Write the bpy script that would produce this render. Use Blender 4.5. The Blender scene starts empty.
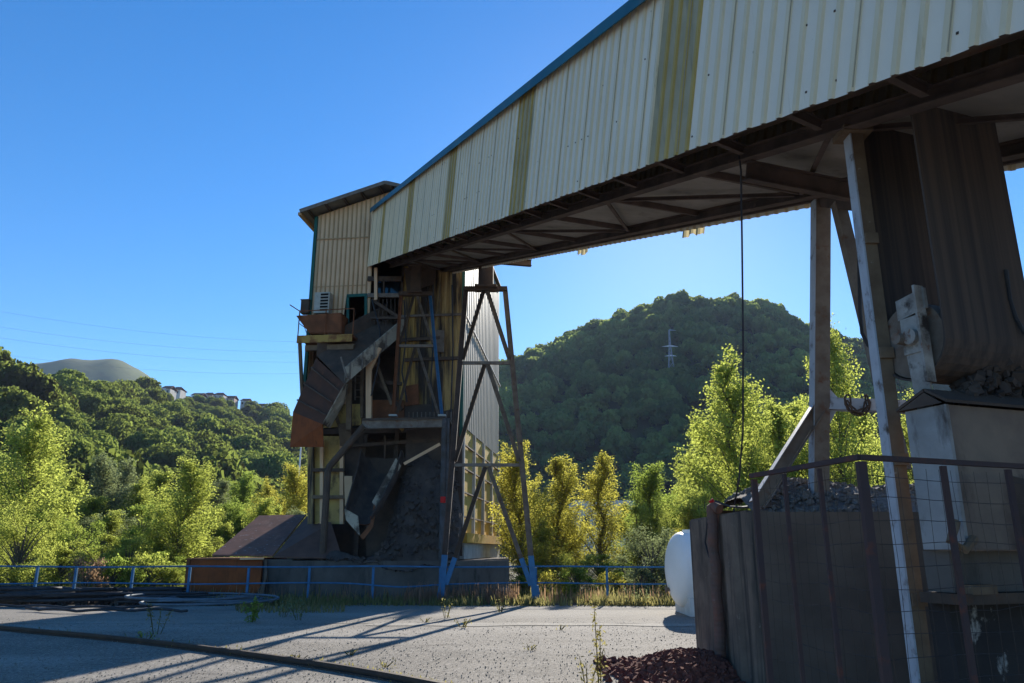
import bpy, math, random
import numpy as np
from mathutils import Vector
random.seed(7); RNG = np.random.default_rng(7)
SC = bpy.context.scene
COL = SC.collection
rad = math.radians

# ------------------------------------------------------------------ camera, sky, sun, exposure
PITCH = math.atan(208/768.0); CAMH = 1.6
cam_d = bpy.data.cameras.new('camera'); cam = bpy.data.objects.new('camera', cam_d); COL.objects.link(cam)
cam_d.sensor_width = 36; cam_d.lens = 27.0; cam_d.clip_start = .05; cam_d.clip_end = 12000
cam.location = (0, 0, CAMH); cam.rotation_euler = (rad(90)+PITCH, 0, 0)
SC.camera = cam
SUN_EL, SUN_AZ = rad(23.6), rad(13.0)          # azimuth measured from +Y towards +X
W_ = bpy.data.worlds.new('World'); SC.world = W_; W_.use_nodes = True
wn = W_.node_tree; wn.nodes.clear()
sky = wn.nodes.new('ShaderNodeTexSky'); sky.sky_type = 'NISHITA'; sky.sun_disc = False
sky.sun_elevation = SUN_EL; sky.sun_rotation = SUN_AZ
sky.altitude = 300; sky.air_density = 1.0; sky.dust_density = .1; sky.ozone_density = 4.0
bg = wn.nodes.new('ShaderNodeBackground'); wo = wn.nodes.new('ShaderNodeOutputWorld')
bg.inputs[1].default_value = .098
hsv = wn.nodes.new('ShaderNodeHueSaturation'); hsv.inputs['Saturation'].default_value = 1.3; hsv.inputs['Hue'].default_value = .503; hsv.inputs['Value'].default_value = .92
wn.links.new(sky.outputs[0], hsv.inputs['Color']); wn.links.new(hsv.outputs[0], bg.inputs[0]); wn.links.new(bg.outputs[0], wo.inputs[0])
sun_d = bpy.data.lights.new('sun', 'SUN'); sun_d.energy = 5.0; sun_d.angle = rad(.55); sun_d.color = (1, .93, .82)
sun = bpy.data.objects.new('sun', sun_d); COL.objects.link(sun)
sdir = Vector((math.sin(SUN_AZ)*math.cos(SUN_EL), math.cos(SUN_AZ)*math.cos(SUN_EL), math.sin(SUN_EL)))
sun.rotation_euler = sdir.to_track_quat('Z', 'Y').to_euler(); sun.location = sdir*200
SC.view_settings.view_transform = 'Standard'; SC.view_settings.look = 'None'
SC.view_settings.exposure = 1.06; SC.view_settings.gamma = 1
SC.cycles.use_denoising = True
SC.cycles.max_bounces = 7; SC.cycles.diffuse_bounces = 4; SC.cycles.transmission_bounces = 5; SC.cycles.transparent_max_bounces = 8

# ------------------------------------------------------------------ helpers
F_ = 768.0; CP, SP = math.cos(PITCH), math.sin(PITCH)
def V(*a): return np.array(a, float)
EYE = V(0, 0, CAMH)
def ray(x, y):
    u = (x-512)/F_; v = (341.5-y)/F_
    return V(u, CP-SP*v, SP+CP*v)
def at(x, y, Y):
    r = ray(x, y); return EYE+r*Y/r[1]
def ground(x, y, z=0.0):
    r = ray(x, y); return EYE+r*(z-CAMH)/r[2]
def onplane(x, y, p0, n):
    r = ray(x, y); return EYE+r*(((p0-EYE)@n)/(r@n))
def unit(v): v = np.asarray(v, float); return v/np.linalg.norm(v)
ZU = V(0, 0, 1)

class MB:
    """collects shapes (world coordinates) and links them as one mesh object"""
    def __init__(s): s.v = []; s.f = []; s.m = []
    def add(s, vs, fs, m=0):
        b = len(s.v); s.v += [tuple(map(float, q)) for q in vs]
        for f in fs: s.f.append([b+i for i in f]); s.m.append(m)
        return s
    def obox(s, c, ax, ay, az, m=0):
        c, ax, ay, az = map(np.asarray, (c, ax, ay, az))
        vs = [c+i*ax+j*ay+k*az for k in (-1, 1) for j in (-1, 1) for i in (-1, 1)]
        return s.add(vs, [(0, 2, 3, 1), (4, 5, 7, 6), (0, 1, 5, 4), (2, 6, 7, 3), (0, 4, 6, 2), (1, 3, 7, 5)], m)
    def box(s, x0, x1, y0, y1, z0, z1, m=0):
        return s.obox(((x0+x1)/2, (y0+y1)/2, (z0+z1)/2), V((x1-x0)/2, 0, 0), V(0, (y1-y0)/2, 0), V(0, 0, (z1-z0)/2), m)
    def bar(s, p, q, w, t, side=None, m=0):
        """rectangular bar p->q; w along side, t along the third axis"""
        p, q = np.asarray(p, float), np.asarray(q, float); a = q-p
        sd = np.asarray(side, float) if side is not None else (V(1, 0, 0) if abs(unit(a)[0]) < .8 else V(0, 1, 0))
        sd = unit(sd-unit(a)*(sd@unit(a))); th = unit(np.cross(a, sd))
        return s.obox((p+q)/2, sd*w/2, th*t/2, a/2, m)
    def ibeam(s, p, q, w, t, side, m=0, th=.012):
        """I section: flanges w wide along side, depth t"""
        p, q = np.asarray(p, float), np.asarray(q, float); a = unit(q-p)
        sd = np.asarray(side, float); sd = unit(sd-a*(sd@a)); n = unit(np.cross(a, sd))
        s.bar(p+n*(t/2-th/2), q+n*(t/2-th/2), w, th, sd, m); s.bar(p-n*(t/2-th/2), q-n*(t/2-th/2), w, th, sd, m)
        return s.bar(p, q, th, t-2*th-.002, sd, m)
    def tube(s, pts, r, n=8, m=0, caps=True):
        pts = [np.asarray(p, float) for p in pts]; rs = r if hasattr(r, '__len__') else [r]*len(pts)
        ref = None; vs = []; fs = []
        for i, p in enumerate(pts):
            a = unit(pts[min(i+1, len(pts)-1)]-pts[max(i-1, 0)])
            if ref is None: ref = unit(np.cross(a, V(.3, .9, .1) if abs(a[1]) < .8 else V(1, 0, .1)))
            ref = unit(ref-a*(ref@a)); b = np.cross(a, ref)
            for k in range(n):
                t = 2*math.pi*k/n; vs.append(p+rs[i]*(math.cos(t)*ref+math.sin(t)*b))
        for i in range(len(pts)-1):
            for k in range(n):
                fs.append((i*n+k, i*n+(k+1) % n, (i+1)*n+(k+1) % n, (i+1)*n+k))
        if caps: fs += [tuple(range(n-1, -1, -1)), tuple((len(pts)-1)*n+k for k in range(n))]
        return s.add(vs, fs, m)
    def prism(s, pts, vec, m=0):
        n = len(pts); pts = [np.asarray(p, float) for p in pts]; vec = np.asarray(vec, float)
        vs = pts+[p+vec for p in pts]
        fs = [tuple(range(n-1, -1, -1)), tuple(range(n, 2*n))]+[(i, (i+1) % n, n+(i+1) % n, n+i) for i in range(n)]
        return s.add(vs, fs, m)
    def corr(s, org, es, eu, en, s0, s1, lo, hi, pitch, rib, depth, matfn=lambda x, r: 0):
        """trapezoid-ribbed sheet in the plane (es, eu), ribs stand out along en"""
        xs = []; x = s0
        k0 = math.floor(s0/pitch)
        cuts = []
        for k in range(k0, math.ceil(s1/pitch)+1):
            b = k*pitch; e = rib*.22
            cuts += [(b, 0, 0), (b+pitch-rib-e, 0, 1), (b+pitch-rib, 1, 2), (b+pitch-e, 1, 1)]
        prof = []
        def dep(x):
            u = (x/pitch-math.floor(x/pitch))*pitch; e = rib*.22
            if u < pitch-rib-e: return 0
            if u < pitch-rib: return (u-(pitch-rib-e))/e
            if u < pitch-e: return 1
            return 1-(u-(pitch-e))/e
        pts = sorted({round(c[0], 5) for c in cuts if s0 < c[0] < s1} | {s0, s1})
        vs = []; fs = []; ms = []
        for x in pts:
            o = depth*dep(x)
            vs += [org+es*x+eu*lo(x)+en*o, org+es*x+eu*hi(x)+en*o]
        b = len(s.v); s.v += [tuple(map(float, q)) for q in vs]
        for i in range(len(pts)-1):
            mid = (pts[i]+pts[i+1])/2
            s.f.append([b+2*i, b+2*i+2, b+2*i+3, b+2*i+1]); s.m.append(matfn(mid, dep(mid) > .05))
        return s
    def build(s, name, mats, parent=None, smooth=False):
        me = bpy.data.meshes.new(name)
        loc = np.array(parent_loc(parent)) if parent is not None else V(0, 0, 0)
        me.from_pydata([tuple(np.array(v)-loc) for v in s.v], [], s.f)
        for m in (mats if isinstance(mats, (list, tuple)) else [mats]): me.materials.append(m)
        me.polygons.foreach_set('material_index', s.m)
        if smooth: me.polygons.foreach_set('use_smooth', [True]*len(s.f))
        me.update()
        o = bpy.data.objects.new(name, me); COL.objects.link(o)
        if parent is not None: o.parent = parent
        return o
def parent_loc(o):
    l = V(0, 0, 0)
    while o is not None: l = l+np.array(o.location); o = o.parent
    return l
def tag(o, label=None, cat=None, group=None, kind=None):
    if label: o['label'] = label
    if cat: o['category'] = cat
    if group: o['group'] = group
    if kind: o['kind'] = kind
    return o
def thing(name, loc, label, cat, group=None):
    o = bpy.data.objects.new(name, None); COL.objects.link(o); o.location = tuple(map(float, loc)); o.empty_display_size = .3
    return tag(o, label, cat, group)
def copy_tree(o, parent=None):
    c = o.copy(); COL.objects.link(c); c.parent = parent
    for ch in list(o.children): copy_tree(ch, c)
    return c
def npmesh(name, verts, faces, mats, attr=None, smooth=False, uniform=4, midx=None):
    """fast mesh from numpy arrays: faces (n,uniform)"""
    me = bpy.data.meshes.new(name); nf = len(faces)
    me.vertices.add(len(verts)); me.vertices.foreach_set('co', np.asarray(verts, np.float32).ravel())
    me.loops.add(nf*uniform); me.loops.foreach_set('vertex_index', np.asarray(faces, np.int32).ravel())
    me.polygons.add(nf); me.polygons.foreach_set('loop_start', np.arange(0, nf*uniform, uniform, dtype=np.int32))
    if smooth: me.polygons.foreach_set('use_smooth', np.ones(nf, bool))
    for m in (mats if isinstance(mats, (list, tuple)) else [mats]): me.materials.append(m)
    if midx is not None: me.polygons.foreach_set('material_index', np.asarray(midx, np.int32))
    if attr is not None:
        a = me.attributes.new('tint', 'FLOAT', 'FACE'); a.data.foreach_set('value', np.asarray(attr, np.float32))
    me.update(calc_edges=True); me.validate()
    return me

# ------------------------------------------------------------------ materials
def ramp(nt, src, lo, hi):
    r = nt.nodes.new('ShaderNodeMapRange'); r.inputs[1].default_value = lo; r.inputs[2].default_value = hi
    nt.links.new(src, r.inputs[0]); return r.outputs[0]
def noise(nt, vec, scale, detail=5, rough=.6, sc=None):
    if sc:
        mp = nt.nodes.new('ShaderNodeMapping'); mp.inputs['Scale'].default_value = sc; nt.links.new(vec, mp.inputs[0]); vec = mp.outputs[0]
    n = nt.nodes.new('ShaderNodeTexNoise'); n.inputs['Scale'].default_value = scale; n.inputs['Detail'].default_value = detail
    n.inputs['Roughness'].default_value = rough; nt.links.new(vec, n.inputs['Vector']); return n.outputs['Fac']
def mixc(nt, fac, a, b):
    m = nt.nodes.new('ShaderNodeMix'); m.data_type = 'RGBA'
    if isinstance(fac, float): m.inputs[0].default_value = fac
    else: nt.links.new(fac, m.inputs[0])
    for i, c in ((6, a), (7, b)):
        if isinstance(c, tuple): m.inputs[i].default_value = (*c, 1)
        else: nt.links.new(c, m.inputs[i])
    return m.outputs[2]
def mat(name, col, col2=None, s1=3.0, r1=(.35, .65), wear=(), rough=.8, metal=0., bump=.15, bs=40., spec=.14, sc1=None):
    """wear: list of (colour, noise scale, lo, hi, mapping scale or None) laid over the base colour"""
    m = bpy.data.materials.new(name); m.use_nodes = True; nt = m.node_tree
    b = nt.nodes['Principled BSDF']; tc = nt.nodes.new('ShaderNodeTexCoord').outputs['Object']
    c = col
    if col2: c = mixc(nt, ramp(nt, noise(nt, tc, s1, sc=sc1), *r1), col, col2)
    for (wc, ws, lo, hi, sc) in wear: c = mixc(nt, ramp(nt, noise(nt, tc, ws, 7, .65, sc), lo, hi), c, wc)
    if isinstance(c, tuple): b.inputs['Base Color'].default_value = (*c, 1)
    else: nt.links.new(c, b.inputs['Base Color'])
    b.inputs['Roughness'].default_value = rough; b.inputs['Metallic'].default_value = metal
    b.inputs['Specular IOR Level'].default_value = spec
    if bump:
        bn = nt.nodes.new('ShaderNodeBump'); bn.inputs['Strength'].default_value = bump; bn.inputs['Distance'].default_value = .02
        nt.links.new(noise(nt, tc, bs, 6, .7), bn.inputs['Height']); nt.links.new(bn.outputs[0], b.inputs['Normal'])
    return m
ST = (5, 5, .35)            # vertical streak mapping
RUST = (.15, .058, .026); SOOT = (.055, .042, .034)
M = dict(
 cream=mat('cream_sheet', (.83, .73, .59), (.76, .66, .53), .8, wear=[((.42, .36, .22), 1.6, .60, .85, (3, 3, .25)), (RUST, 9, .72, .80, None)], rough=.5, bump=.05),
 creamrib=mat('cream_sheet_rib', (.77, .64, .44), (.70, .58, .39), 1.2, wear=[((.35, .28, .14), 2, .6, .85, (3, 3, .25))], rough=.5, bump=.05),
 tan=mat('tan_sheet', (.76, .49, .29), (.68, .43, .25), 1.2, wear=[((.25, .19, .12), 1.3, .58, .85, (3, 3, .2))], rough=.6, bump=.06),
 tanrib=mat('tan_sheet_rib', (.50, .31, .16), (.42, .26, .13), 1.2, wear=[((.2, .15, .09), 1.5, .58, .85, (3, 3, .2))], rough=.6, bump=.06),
 yellow=mat('stained_yellow_sheet', (.54, .37, .15), (.44, .29, .12), 1.0, wear=[(SOOT, .9, .46, .58, (2.6, 2.6, .22)), ((.18, .10, .04), 3, .6, .8, ST)], rough=.65, bump=.08),
 greysheet=mat('grey_white_sheet', (.42, .37, .295), (.35, .305, .24), 1.0, wear=[((.3, .26, .18), 1.8, .58, .85, (3, 3, .2))], rough=.55, bump=.05),
 glassy=None,
 teal=mat('teal_flashing', (.02, .10, .15), (.03, .14, .19), 1.1, wear=[((.16, .15, .13), 2.2, .58, .75, None), (RUST, 6, .68, .75, None)], rough=.5, bump=.03),
 green=mat('green_trim', (.02, .09, .075), (.03, .12, .09), 3, wear=[(RUST, 8, .66, .74, None)], rough=.5, bump=.03),
 rust=mat('rusty_steel', (.25, .095, .045), (.14, .06, .032), 2.5, wear=[((.24, .09, .035), 5, .58, .75, None), (SOOT, 1.2, .6, .8, None)], rough=.9, bump=.25, bs=30),
 orange=mat('orange_rusty_paint', (.30, .085, .028), (.20, .06, .025), 2.0, wear=[((.10, .04, .02), 2.5, .55, .75, ST)], rough=.8, bump=.15),
 dark=mat('sooty_steel', (.125, .085, .062), (.07, .052, .042), 2.2, wear=[(RUST, 4, .58, .75, None)], rough=.85, bump=.2),
 soot=mat('soot_coated_wall', (.11, .080, .063), (.065, .050, .043), 1.8, wear=[((.07, .06, .055), 3, .62, .8, None)], rough=.95, bump=.4, bs=14),
 girder=mat('rust_brown_girder', (.13, .092, .078), (.075, .058, .052), 3, wear=[((.20, .14, .11), 5, .62, .76, None)], rough=.85, bump=.15),
 floorp=mat('grey_floor_sheet', (.30, .27, .24), (.22, .20, .18), 1.2, wear=[((.10, .08, .07), 2, .55, .8, None)], rough=.9, bump=.1),
 steel=mat('weathered_grey_steel', (.23, .19, .155), (.15, .115, .09), 4, wear=[(RUST, 6, .56, .72, None)], rough=.7, bump=.1),
 paleblue=mat('pale_painted_steel', (.46, .48, .52), (.36, .37, .40), 3, wear=[((.12, .09, .07), 6, .55, .70, None), ((.10, .08, .07), 1.3, .58, .8, (1, 1, .6))], rough=.55, bump=.1),
 brownside=mat('brown_flaking_steel', (.22, .155, .10), (.15, .10, .065), 4, wear=[((.42, .38, .33), 7, .66, .76, None)], rough=.85, bump=.2),
 blue=mat('blue_paint', (.05, .17, .33), (.04, .13, .26), 5, wear=[((.12, .10, .09), 9, .66, .74, None)], rough=.5, bump=.05),
 conc=mat('dark_weathered_concrete', (.20, .15, .115), (.12, .092, .074), 2.2, wear=[((.045, .04, .037), 1.6, .50, .66, (3, 3, .22)), ((.06, .05, .045), .9, .55, .72, None), ((.30, .26, .22), 7, .64, .78, None)], rough=.95, bump=.4, bs=18),
 conc2=mat('plinth_concrete', (.15, .13, .115), (.085, .075, .068), .7, wear=[((.03, .03, .03), 1.5, .55, .75, (2, 2, .5))], rough=.95, bump=.3, bs=10),
 paleconc=mat('pale_concrete', (.52, .50, .46), (.40, .38, .35), 2.5, wear=[((.18, .13, .09), 2.2, .57, .75, (2, 2, .6))], rough=.9, bump=.2, bs=20),
 peel=mat('peeling_white_wall', (.05, .043, .04), (.038, .033, .033), 2, wear=[((.36, .33, .30), 3.2, .56, .63, (1.2, 1.2, .8))], rough=.9, bump=.3, bs=15),
 brownwall=mat('brown_stained_block', (.25, .19, .145), (.16, .12, .10), 1.6, wear=[((.07, .05, .04), 1.8, .54, .70, (1, 1, .5))], rough=.9, bump=.25, bs=15),
 belt=mat('worn_conveyor_belt', (.105, .08, .066), (.06, .05, .048), 1.4, r1=(.4, .6), sc1=(7, 7, .12), wear=[((.13, .10, .08), 2.2, .62, .8, (6, 6, .1))], rough=.85, bump=.08),
 fence=mat('rusty_painted_fence', (.075, .048, .045), (.06, .045, .048), 3, wear=[((.16, .055, .035), 5, .56, .7, None)], rough=.75, bump=.15),
 wire=mat('galvanised_wire', (.055, .047, .045), (.045, .035, .03), 20, rough=.35, metal=.2, bump=0),
 rubber=mat('black_rubber_hose', (.035, .035, .04), (.055, .055, .06), 3, rough=.65, bump=.05),
 bluehose=mat('dusty_blue_grey_hose', (.13, .17, .21), (.09, .12, .15), 3, rough=.6, bump=.05),
 white=mat('white_tank_paint', (.86, .85, .83), (.80, .79, .76), 1.2, wear=[((.5, .46, .40), 2, .66, .85, (2, 2, .4))], rough=.45, bump=.03),
 red=mat('red_plastic', (.55, .02, .02), rough=.4, bump=0),
 glass=mat('dark_window_glass', (.02, .025, .03), rough=.1, spec=.5, bump=0),
 black=mat('dark_interior', (.02, .018, .018), rough=1, bump=0),
 roofsheet=mat('roof_sheet', (.30, .27, .22), (.22, .20, .17), 2, wear=[(RUST, 3, .6, .8, None)], rough=.8, bump=.1),
 shedroof=mat('rusty_brown_roof', (.26, .12, .085), (.17, .085, .065), 1.2, wear=[((.34, .19, .14), 2.6, .56, .75, (1, .3, 1)), ((.46, .43, .40), 5, .62, .68, (1, 2, 1))], rough=.85, bump=.15),
 acw=mat('off_white_casing', (.5, .47, .40), (.4, .37, .31), 4, wear=[((.12, .09, .06), 5, .6, .8, None)], rough=.6, bump=.03),
 housew=mat('pale_house_plaster', (.62, .60, .57), (.5, .48, .45), .4, rough=.9, bump=0),
 houser=mat('red_tile_roof', (.27, .11, .07), (.2, .09, .06), .6, rough=.9, bump=0),
 bark=mat('grey_brown_bark', (.16, .13, .10), (.09, .075, .06), 6, rough=.95, bump=.3, bs=12),
 galv=mat('grey_galvanised_lattice', (.36, .38, .40), rough=.6, metal=.3, bump=0),
 ballast=mat('grey_gravel', (.24, .22, .20), (.10, .09, .085), 22, r1=(.3, .7), rough=.95, bump=.8, bs=45),
 redrub=mat('red_brown_rubble', (.24, .085, .058), (.14, .052, .042), 14, r1=(.3, .7), rough=.95, bump=.8, bs=40),
 coal=mat('black_caked_fines', (.095, .076, .066), (.055, .045, .043), 2.5, wear=[((.18, .14, .11), 3.5, .62, .78, (1.5, 1.5, .5))], rough=.95, bump=.7, bs=9),
)
# fibreglass panel: lets light through
def fibre():
    m = bpy.data.materials.new('ochre_fibreglass'); m.use_nodes = True; nt = m.node_tree; nt.nodes.clear()
    o = nt.nodes.new('ShaderNodeOutputMaterial'); d = nt.nodes.new('ShaderNodeBsdfDiffuse'); t = nt.nodes.new('ShaderNodeBsdfTranslucent')
    x = nt.nodes.new('ShaderNodeMixShader'); x.inputs[0].default_value = .4
    tc = nt.nodes.new('ShaderNodeTexCoord').outputs['Object']
    c = mixc(nt, ramp(nt, noise(nt, tc, 2, sc=(3, 3, .3)), .4, .65), (.40, .33, .13), (.30, .29, .22))
    nt.links.new(c, d.inputs[0]); t.inputs[0].default_value = (.50, .44, .27, 1)
    nt.links.new(d.outputs[0], x.inputs[1]); nt.links.new(t.outputs[0], x.inputs[2]); nt.links.new(x.outputs[0], o.inputs[0])
    return m
M['fibre'] = fibre()
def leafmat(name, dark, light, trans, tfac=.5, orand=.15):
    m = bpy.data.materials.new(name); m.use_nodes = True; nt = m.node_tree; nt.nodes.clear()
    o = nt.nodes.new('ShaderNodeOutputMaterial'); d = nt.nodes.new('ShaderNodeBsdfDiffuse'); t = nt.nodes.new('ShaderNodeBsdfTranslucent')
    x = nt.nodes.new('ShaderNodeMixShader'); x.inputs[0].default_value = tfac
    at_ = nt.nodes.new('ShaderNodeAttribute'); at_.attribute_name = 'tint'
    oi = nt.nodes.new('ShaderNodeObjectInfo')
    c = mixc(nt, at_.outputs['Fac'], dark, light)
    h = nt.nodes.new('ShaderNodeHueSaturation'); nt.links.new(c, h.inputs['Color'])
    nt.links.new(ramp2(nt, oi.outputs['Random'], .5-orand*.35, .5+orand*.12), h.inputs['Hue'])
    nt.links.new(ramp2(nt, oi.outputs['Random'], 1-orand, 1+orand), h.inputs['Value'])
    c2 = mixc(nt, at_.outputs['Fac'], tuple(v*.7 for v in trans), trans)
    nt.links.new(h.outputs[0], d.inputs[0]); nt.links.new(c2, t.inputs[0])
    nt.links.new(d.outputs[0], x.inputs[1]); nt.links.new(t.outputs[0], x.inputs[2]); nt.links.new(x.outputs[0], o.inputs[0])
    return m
def ramp2(nt, src, lo, hi):
    r = nt.nodes.new('ShaderNodeMapRange'); r.inputs[3].default_value = lo; r.inputs[4].default_value = hi
    nt.links.new(src, r.inputs[0]); return r.outputs[0]
L_pale = leafmat('pale_poplar_leaves', (.085, .12, .03), (.20, .235, .075), (.58, .65, .13), .6, .12)
L_yel = leafmat('yellowing_leaves', (.12, .13, .025), (.24, .23, .055), (.66, .62, .11), .6, .08)
L_mid = leafmat('green_leaves', (.055, .095, .025), (.13, .18, .055), (.42, .54, .10), .6, .12)
L_sil = leafmat('silvery_leaves', (.06, .08, .045), (.20, .22, .16), (.34, .40, .17))
L_hill = leafmat('hillside_leaves', (.030, .052, .018), (.12, .15, .045), (.32, .40, .08), .48, .5)
L_wood = leafmat('far_wood_leaves', (.032, .062, .024), (.22, .26, .08), (.42, .52, .13), .45, .2)  # the light tone imitates sunlit crown tops
L_grass = leafmat('grass_blades', (.09, .10, .03), (.28, .24, .11), (.42, .38, .14))
L_dry = leafmat('dry_russet_stalks', (.20, .12, .065), (.36, .25, .16), (.46, .30, .17))

# ------------------------------------------------------------------ the land: ground, yard, hills
RT = np.array([  # column px, ridge row px, ridge distance, foot distance
 (-900,340,260,110),(-400,345,260,110),(0,391,260,110),(40,404,270,110),(100,414,300,115),(150,402,430,120),(200,404,540,130),(250,412,560,140),
 (300,432,560,160),(400,440,600,200),(450,420,640,240),(500,390,660,260),(540,374,680,280),(600,345,700,290),(650,329,710,300),(690,323,720,300),
 (740,325,720,300),(770,331,720,300),(800,345,720,300),(860,370,700,300),(900,380,700,300),(1100,405,700,300),(1700,390,700,300)], float)
_az = []; _te = []
for x, y in RT[:, :2]:
    r = ray(x, y); _az.append(math.atan2(r[0], r[1])); _te.append(r[2]/math.hypot(r[0], r[1]))
_az = np.array(_az); _te = np.array(_te)
def hill(az, r):
    R = np.interp(az, _az, RT[:, 2]); B = np.interp(az, _az, RT[:, 3]); te = np.interp(az, _az, _te)
    zr = R*te+CAMH; t = np.clip((r-B)/(R-B), 0, 1)
    left = az < -.12
    z = np.where(left, zr*t**1.12, zr*np.sin(t*math.pi/2)**1.25)
    z = np.where(r > R, zr*(1-.45*np.clip((r-R)/250, 0, 1)), z)
    return z+1.6*np.sin(az*37+r*.05)*np.clip((r-B)/60, 0, 1)+1.2*np.sin(az*91+r*.021)*np.clip((r-B)/60, 0, 1)
def hillxy(x, y): return float(hill(np.array(math.atan2(x, y)), np.array(math.hypot(x, y))))
A_ = np.linspace(-1.05, .95, 170); R_ = np.linspace(105, 900, 70)
aa, rr = np.meshgrid(A_, R_, indexing='ij'); zz = hill(aa, rr)-.35
vs = np.stack([rr*np.sin(aa), rr*np.cos(aa), zz], -1).reshape(-1, 3)
ii = np.arange(169*69); i0 = (ii//69)*70+ii % 69
fs = np.stack([i0, i0+70, i0+71, i0+1], 1)[:, ::-1]
m_hill = mat('wooded_hill_soil', (.045, .055, .02), (.03, .04, .016), .05, rough=1, bump=0)
o = bpy.data.objects.new('hillside', npmesh('hillside', vs, fs, m_hill, smooth=True)); COL.objects.link(o); tag(o, kind='structure')
# bare grassy hill far behind
pk = at(98, 361, 1500); n = 60
gx, gy = np.meshgrid(np.linspace(-1, 1, n), np.linspace(-1, 1, n), indexing='ij')
prof = np.array([(-1, 0), (-.45, .55), (-.2, .86), (-.04, .985), (0.02, 1), (.12, .97), (.3, .78), (.6, .40), (1, 0)])
hz = np.interp(gx, prof[:, 0], prof[:, 1])*np.cos(gy*math.pi/2)**.8
vs = np.stack([pk[0]+gx*600, pk[1]+gy*500, hz*(pk[2])-2+5*np.sin(gx*17+gy*9)*hz+3*np.sin(gx*41+gy*23)*hz], -1).reshape(-1, 3)
ii = np.arange((n-1)**2); i0 = (ii//(n-1))*n+ii % (n-1)
o = bpy.data.objects.new('bare_hill', npmesh('bare_hill', vs, np.stack([i0, i0+n, i0+n+1, i0+1], 1),
    mat('dry_grass_hill', (.115, .14, .045), (.07, .09, .035), .008, wear=[((.04, .05, .02), .02, .55, .7, None)], rough=1, bump=0), smooth=True))
COL.objects.link(o); tag(o, kind='structure')
m_soil = mat('dry_soil', (.11, .095, .06), (.07, .07, .035), .6, rough=1, bump=.5, bs=8)
o = MB().add([(-6000, -3000, -.06), (6000, -3000, -.06), (6000, 9000, -.06), (-6000, 9000, -.06)], [(0, 1, 2, 3)]).build('ground', m_soil); tag(o, kind='structure')
def yardmat(name, c1, c2, grit, dark, s=0.7):
    m = bpy.data.materials.new(name); m.use_nodes = True; nt = m.node_tree; b = nt.nodes['Principled BSDF']
    tc = nt.nodes.new('ShaderNodeTexCoord').outputs['Object']
    c = mixc(nt, ramp(nt, noise(nt, tc, s, 8, .65), .35, .65), c1, c2)
    c = mixc(nt, ramp(nt, noise(nt, tc, 26, 6, .9, (1, .45, 1)), .53, .60), c, grit)
    c = mixc(nt, ramp(nt, noise(nt, tc, .16, 4, .6, (.5, 1.4, 1)), .45, .75), c, grit)
    c = mixc(nt, ramp(nt, noise(nt, tc, 21, 6, .9, (1, .45, 1.3)), .54, .61), c, dark)
    c = mixc(nt, ramp(nt, noise(nt, tc, 2.2, 9, .75, (.25, 1, 1)), .58, .72), c, dark)
    nt.links.new(c, b.inputs['Base Color']); b.inputs['Roughness'].default_value = .95; b.inputs['Specular IOR Level'].default_value = .15
    bn = nt.nodes.new('ShaderNodeBump'); bn.inputs['Strength'].default_value = .7; bn.inputs['Distance'].default_value = .015
    nt.links.new(noise(nt, tc, 28, 6, .75), bn.inputs['Height']); nt.links.new(bn.outputs[0], b.inputs['Normal'])
    return m
m_asph = yardmat('worn_gritty_asphalt', (.225, .203, .172), (.155, .142, .122), (.42, .385, .335), (.065, .058, .05))
m_road = yardmat('old_concrete_road', (.265, .24, .205), (.20, .182, .155), (.38, .35, .305), (.10, .09, .078), .5)
m_strip = yardmat('pale_dusty_strip', (.40, .365, .305), (.29, .265, .225), (.34, .32, .28), (.12, .11, .10), 1.6)
def sheet(name, x0, x1, y0, y1, z, m, n=1):
    return tag(MB().add([(x0, y0, z), (x1, y0, z), (x1, y1, z), (x0, y1, z)], [(0, 1, 2, 3)]).build(name, m), kind='structure')
sheet('yard', -60, 60, -40, 24.6, -.008, m_asph)
sheet('road', -60, 60, 18.3, 24.3, -.003, m_road)
# pale strip with a wandering edge
e0 = [(x, 17.75+.10*math.sin(x*1.3)+.08*math.sin(x*3.1+1)) for x in np.linspace(-3.2, 30, 90)]
e1 = [(x, 18.35+.12*math.sin(x*.9+2)+.06*math.sin(x*4.3)) for x in np.linspace(-3.2, 30, 90)]
mb = MB(); mb.add([(x, y, .002) for x, y in e0]+[(x, y, .002) for x, y in e1], [(i, i+1, 91+i, 90+i) for i in range(89)])
tag(mb.build('pavement_strip', m_strip), kind='structure')
mb = MB()
for k in range(22):
    x = -26+k*2.02; mb.box(x, x+2.0, 24.35, 24.55, -.05, .03+.01*random.random())
tag(mb.build('kerb', M['conc']), kind='structure')

# ------------------------------------------------------------------ vegetation
def leaves(centres, sizes, rng, up=.25, aspect=.7, tint=None):
    """one bent-free quad per leaf clump with its own direction"""
    n = len(centres); nrm = rng.normal(size=(n, 3)); nrm[:, 2] += up; nrm /= np.linalg.norm(nrm, axis=1)[:, None]
    t = rng.normal(size=(n, 3)); t -= nrm*(t*nrm).sum(1)[:, None]; t /= np.linalg.norm(t, axis=1)[:, None]
    b = np.cross(nrm, t); s = sizes[:, None]
    c = np.asarray(centres)
    v = np.stack([c-t*s*.5, c+b*s*aspect*.5+t*s*.08, c+t*s*.5, c-b*s*aspect*.5+t*s*.08], 1).reshape(-1, 3)
    return v, np.arange(4*n).reshape(n, 4), (rng.random(n) if tint is None else tint)
def limb_mesh(name, limbs):
    mb = MB()
    for pts, rs in limbs: mb.tube(pts, rs, 5, caps=False)
    me = bpy.data.meshes.new(name); me.from_pydata(mb.v, [], mb.f); me.materials.append(M['bark']); me.update(); return me
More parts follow.
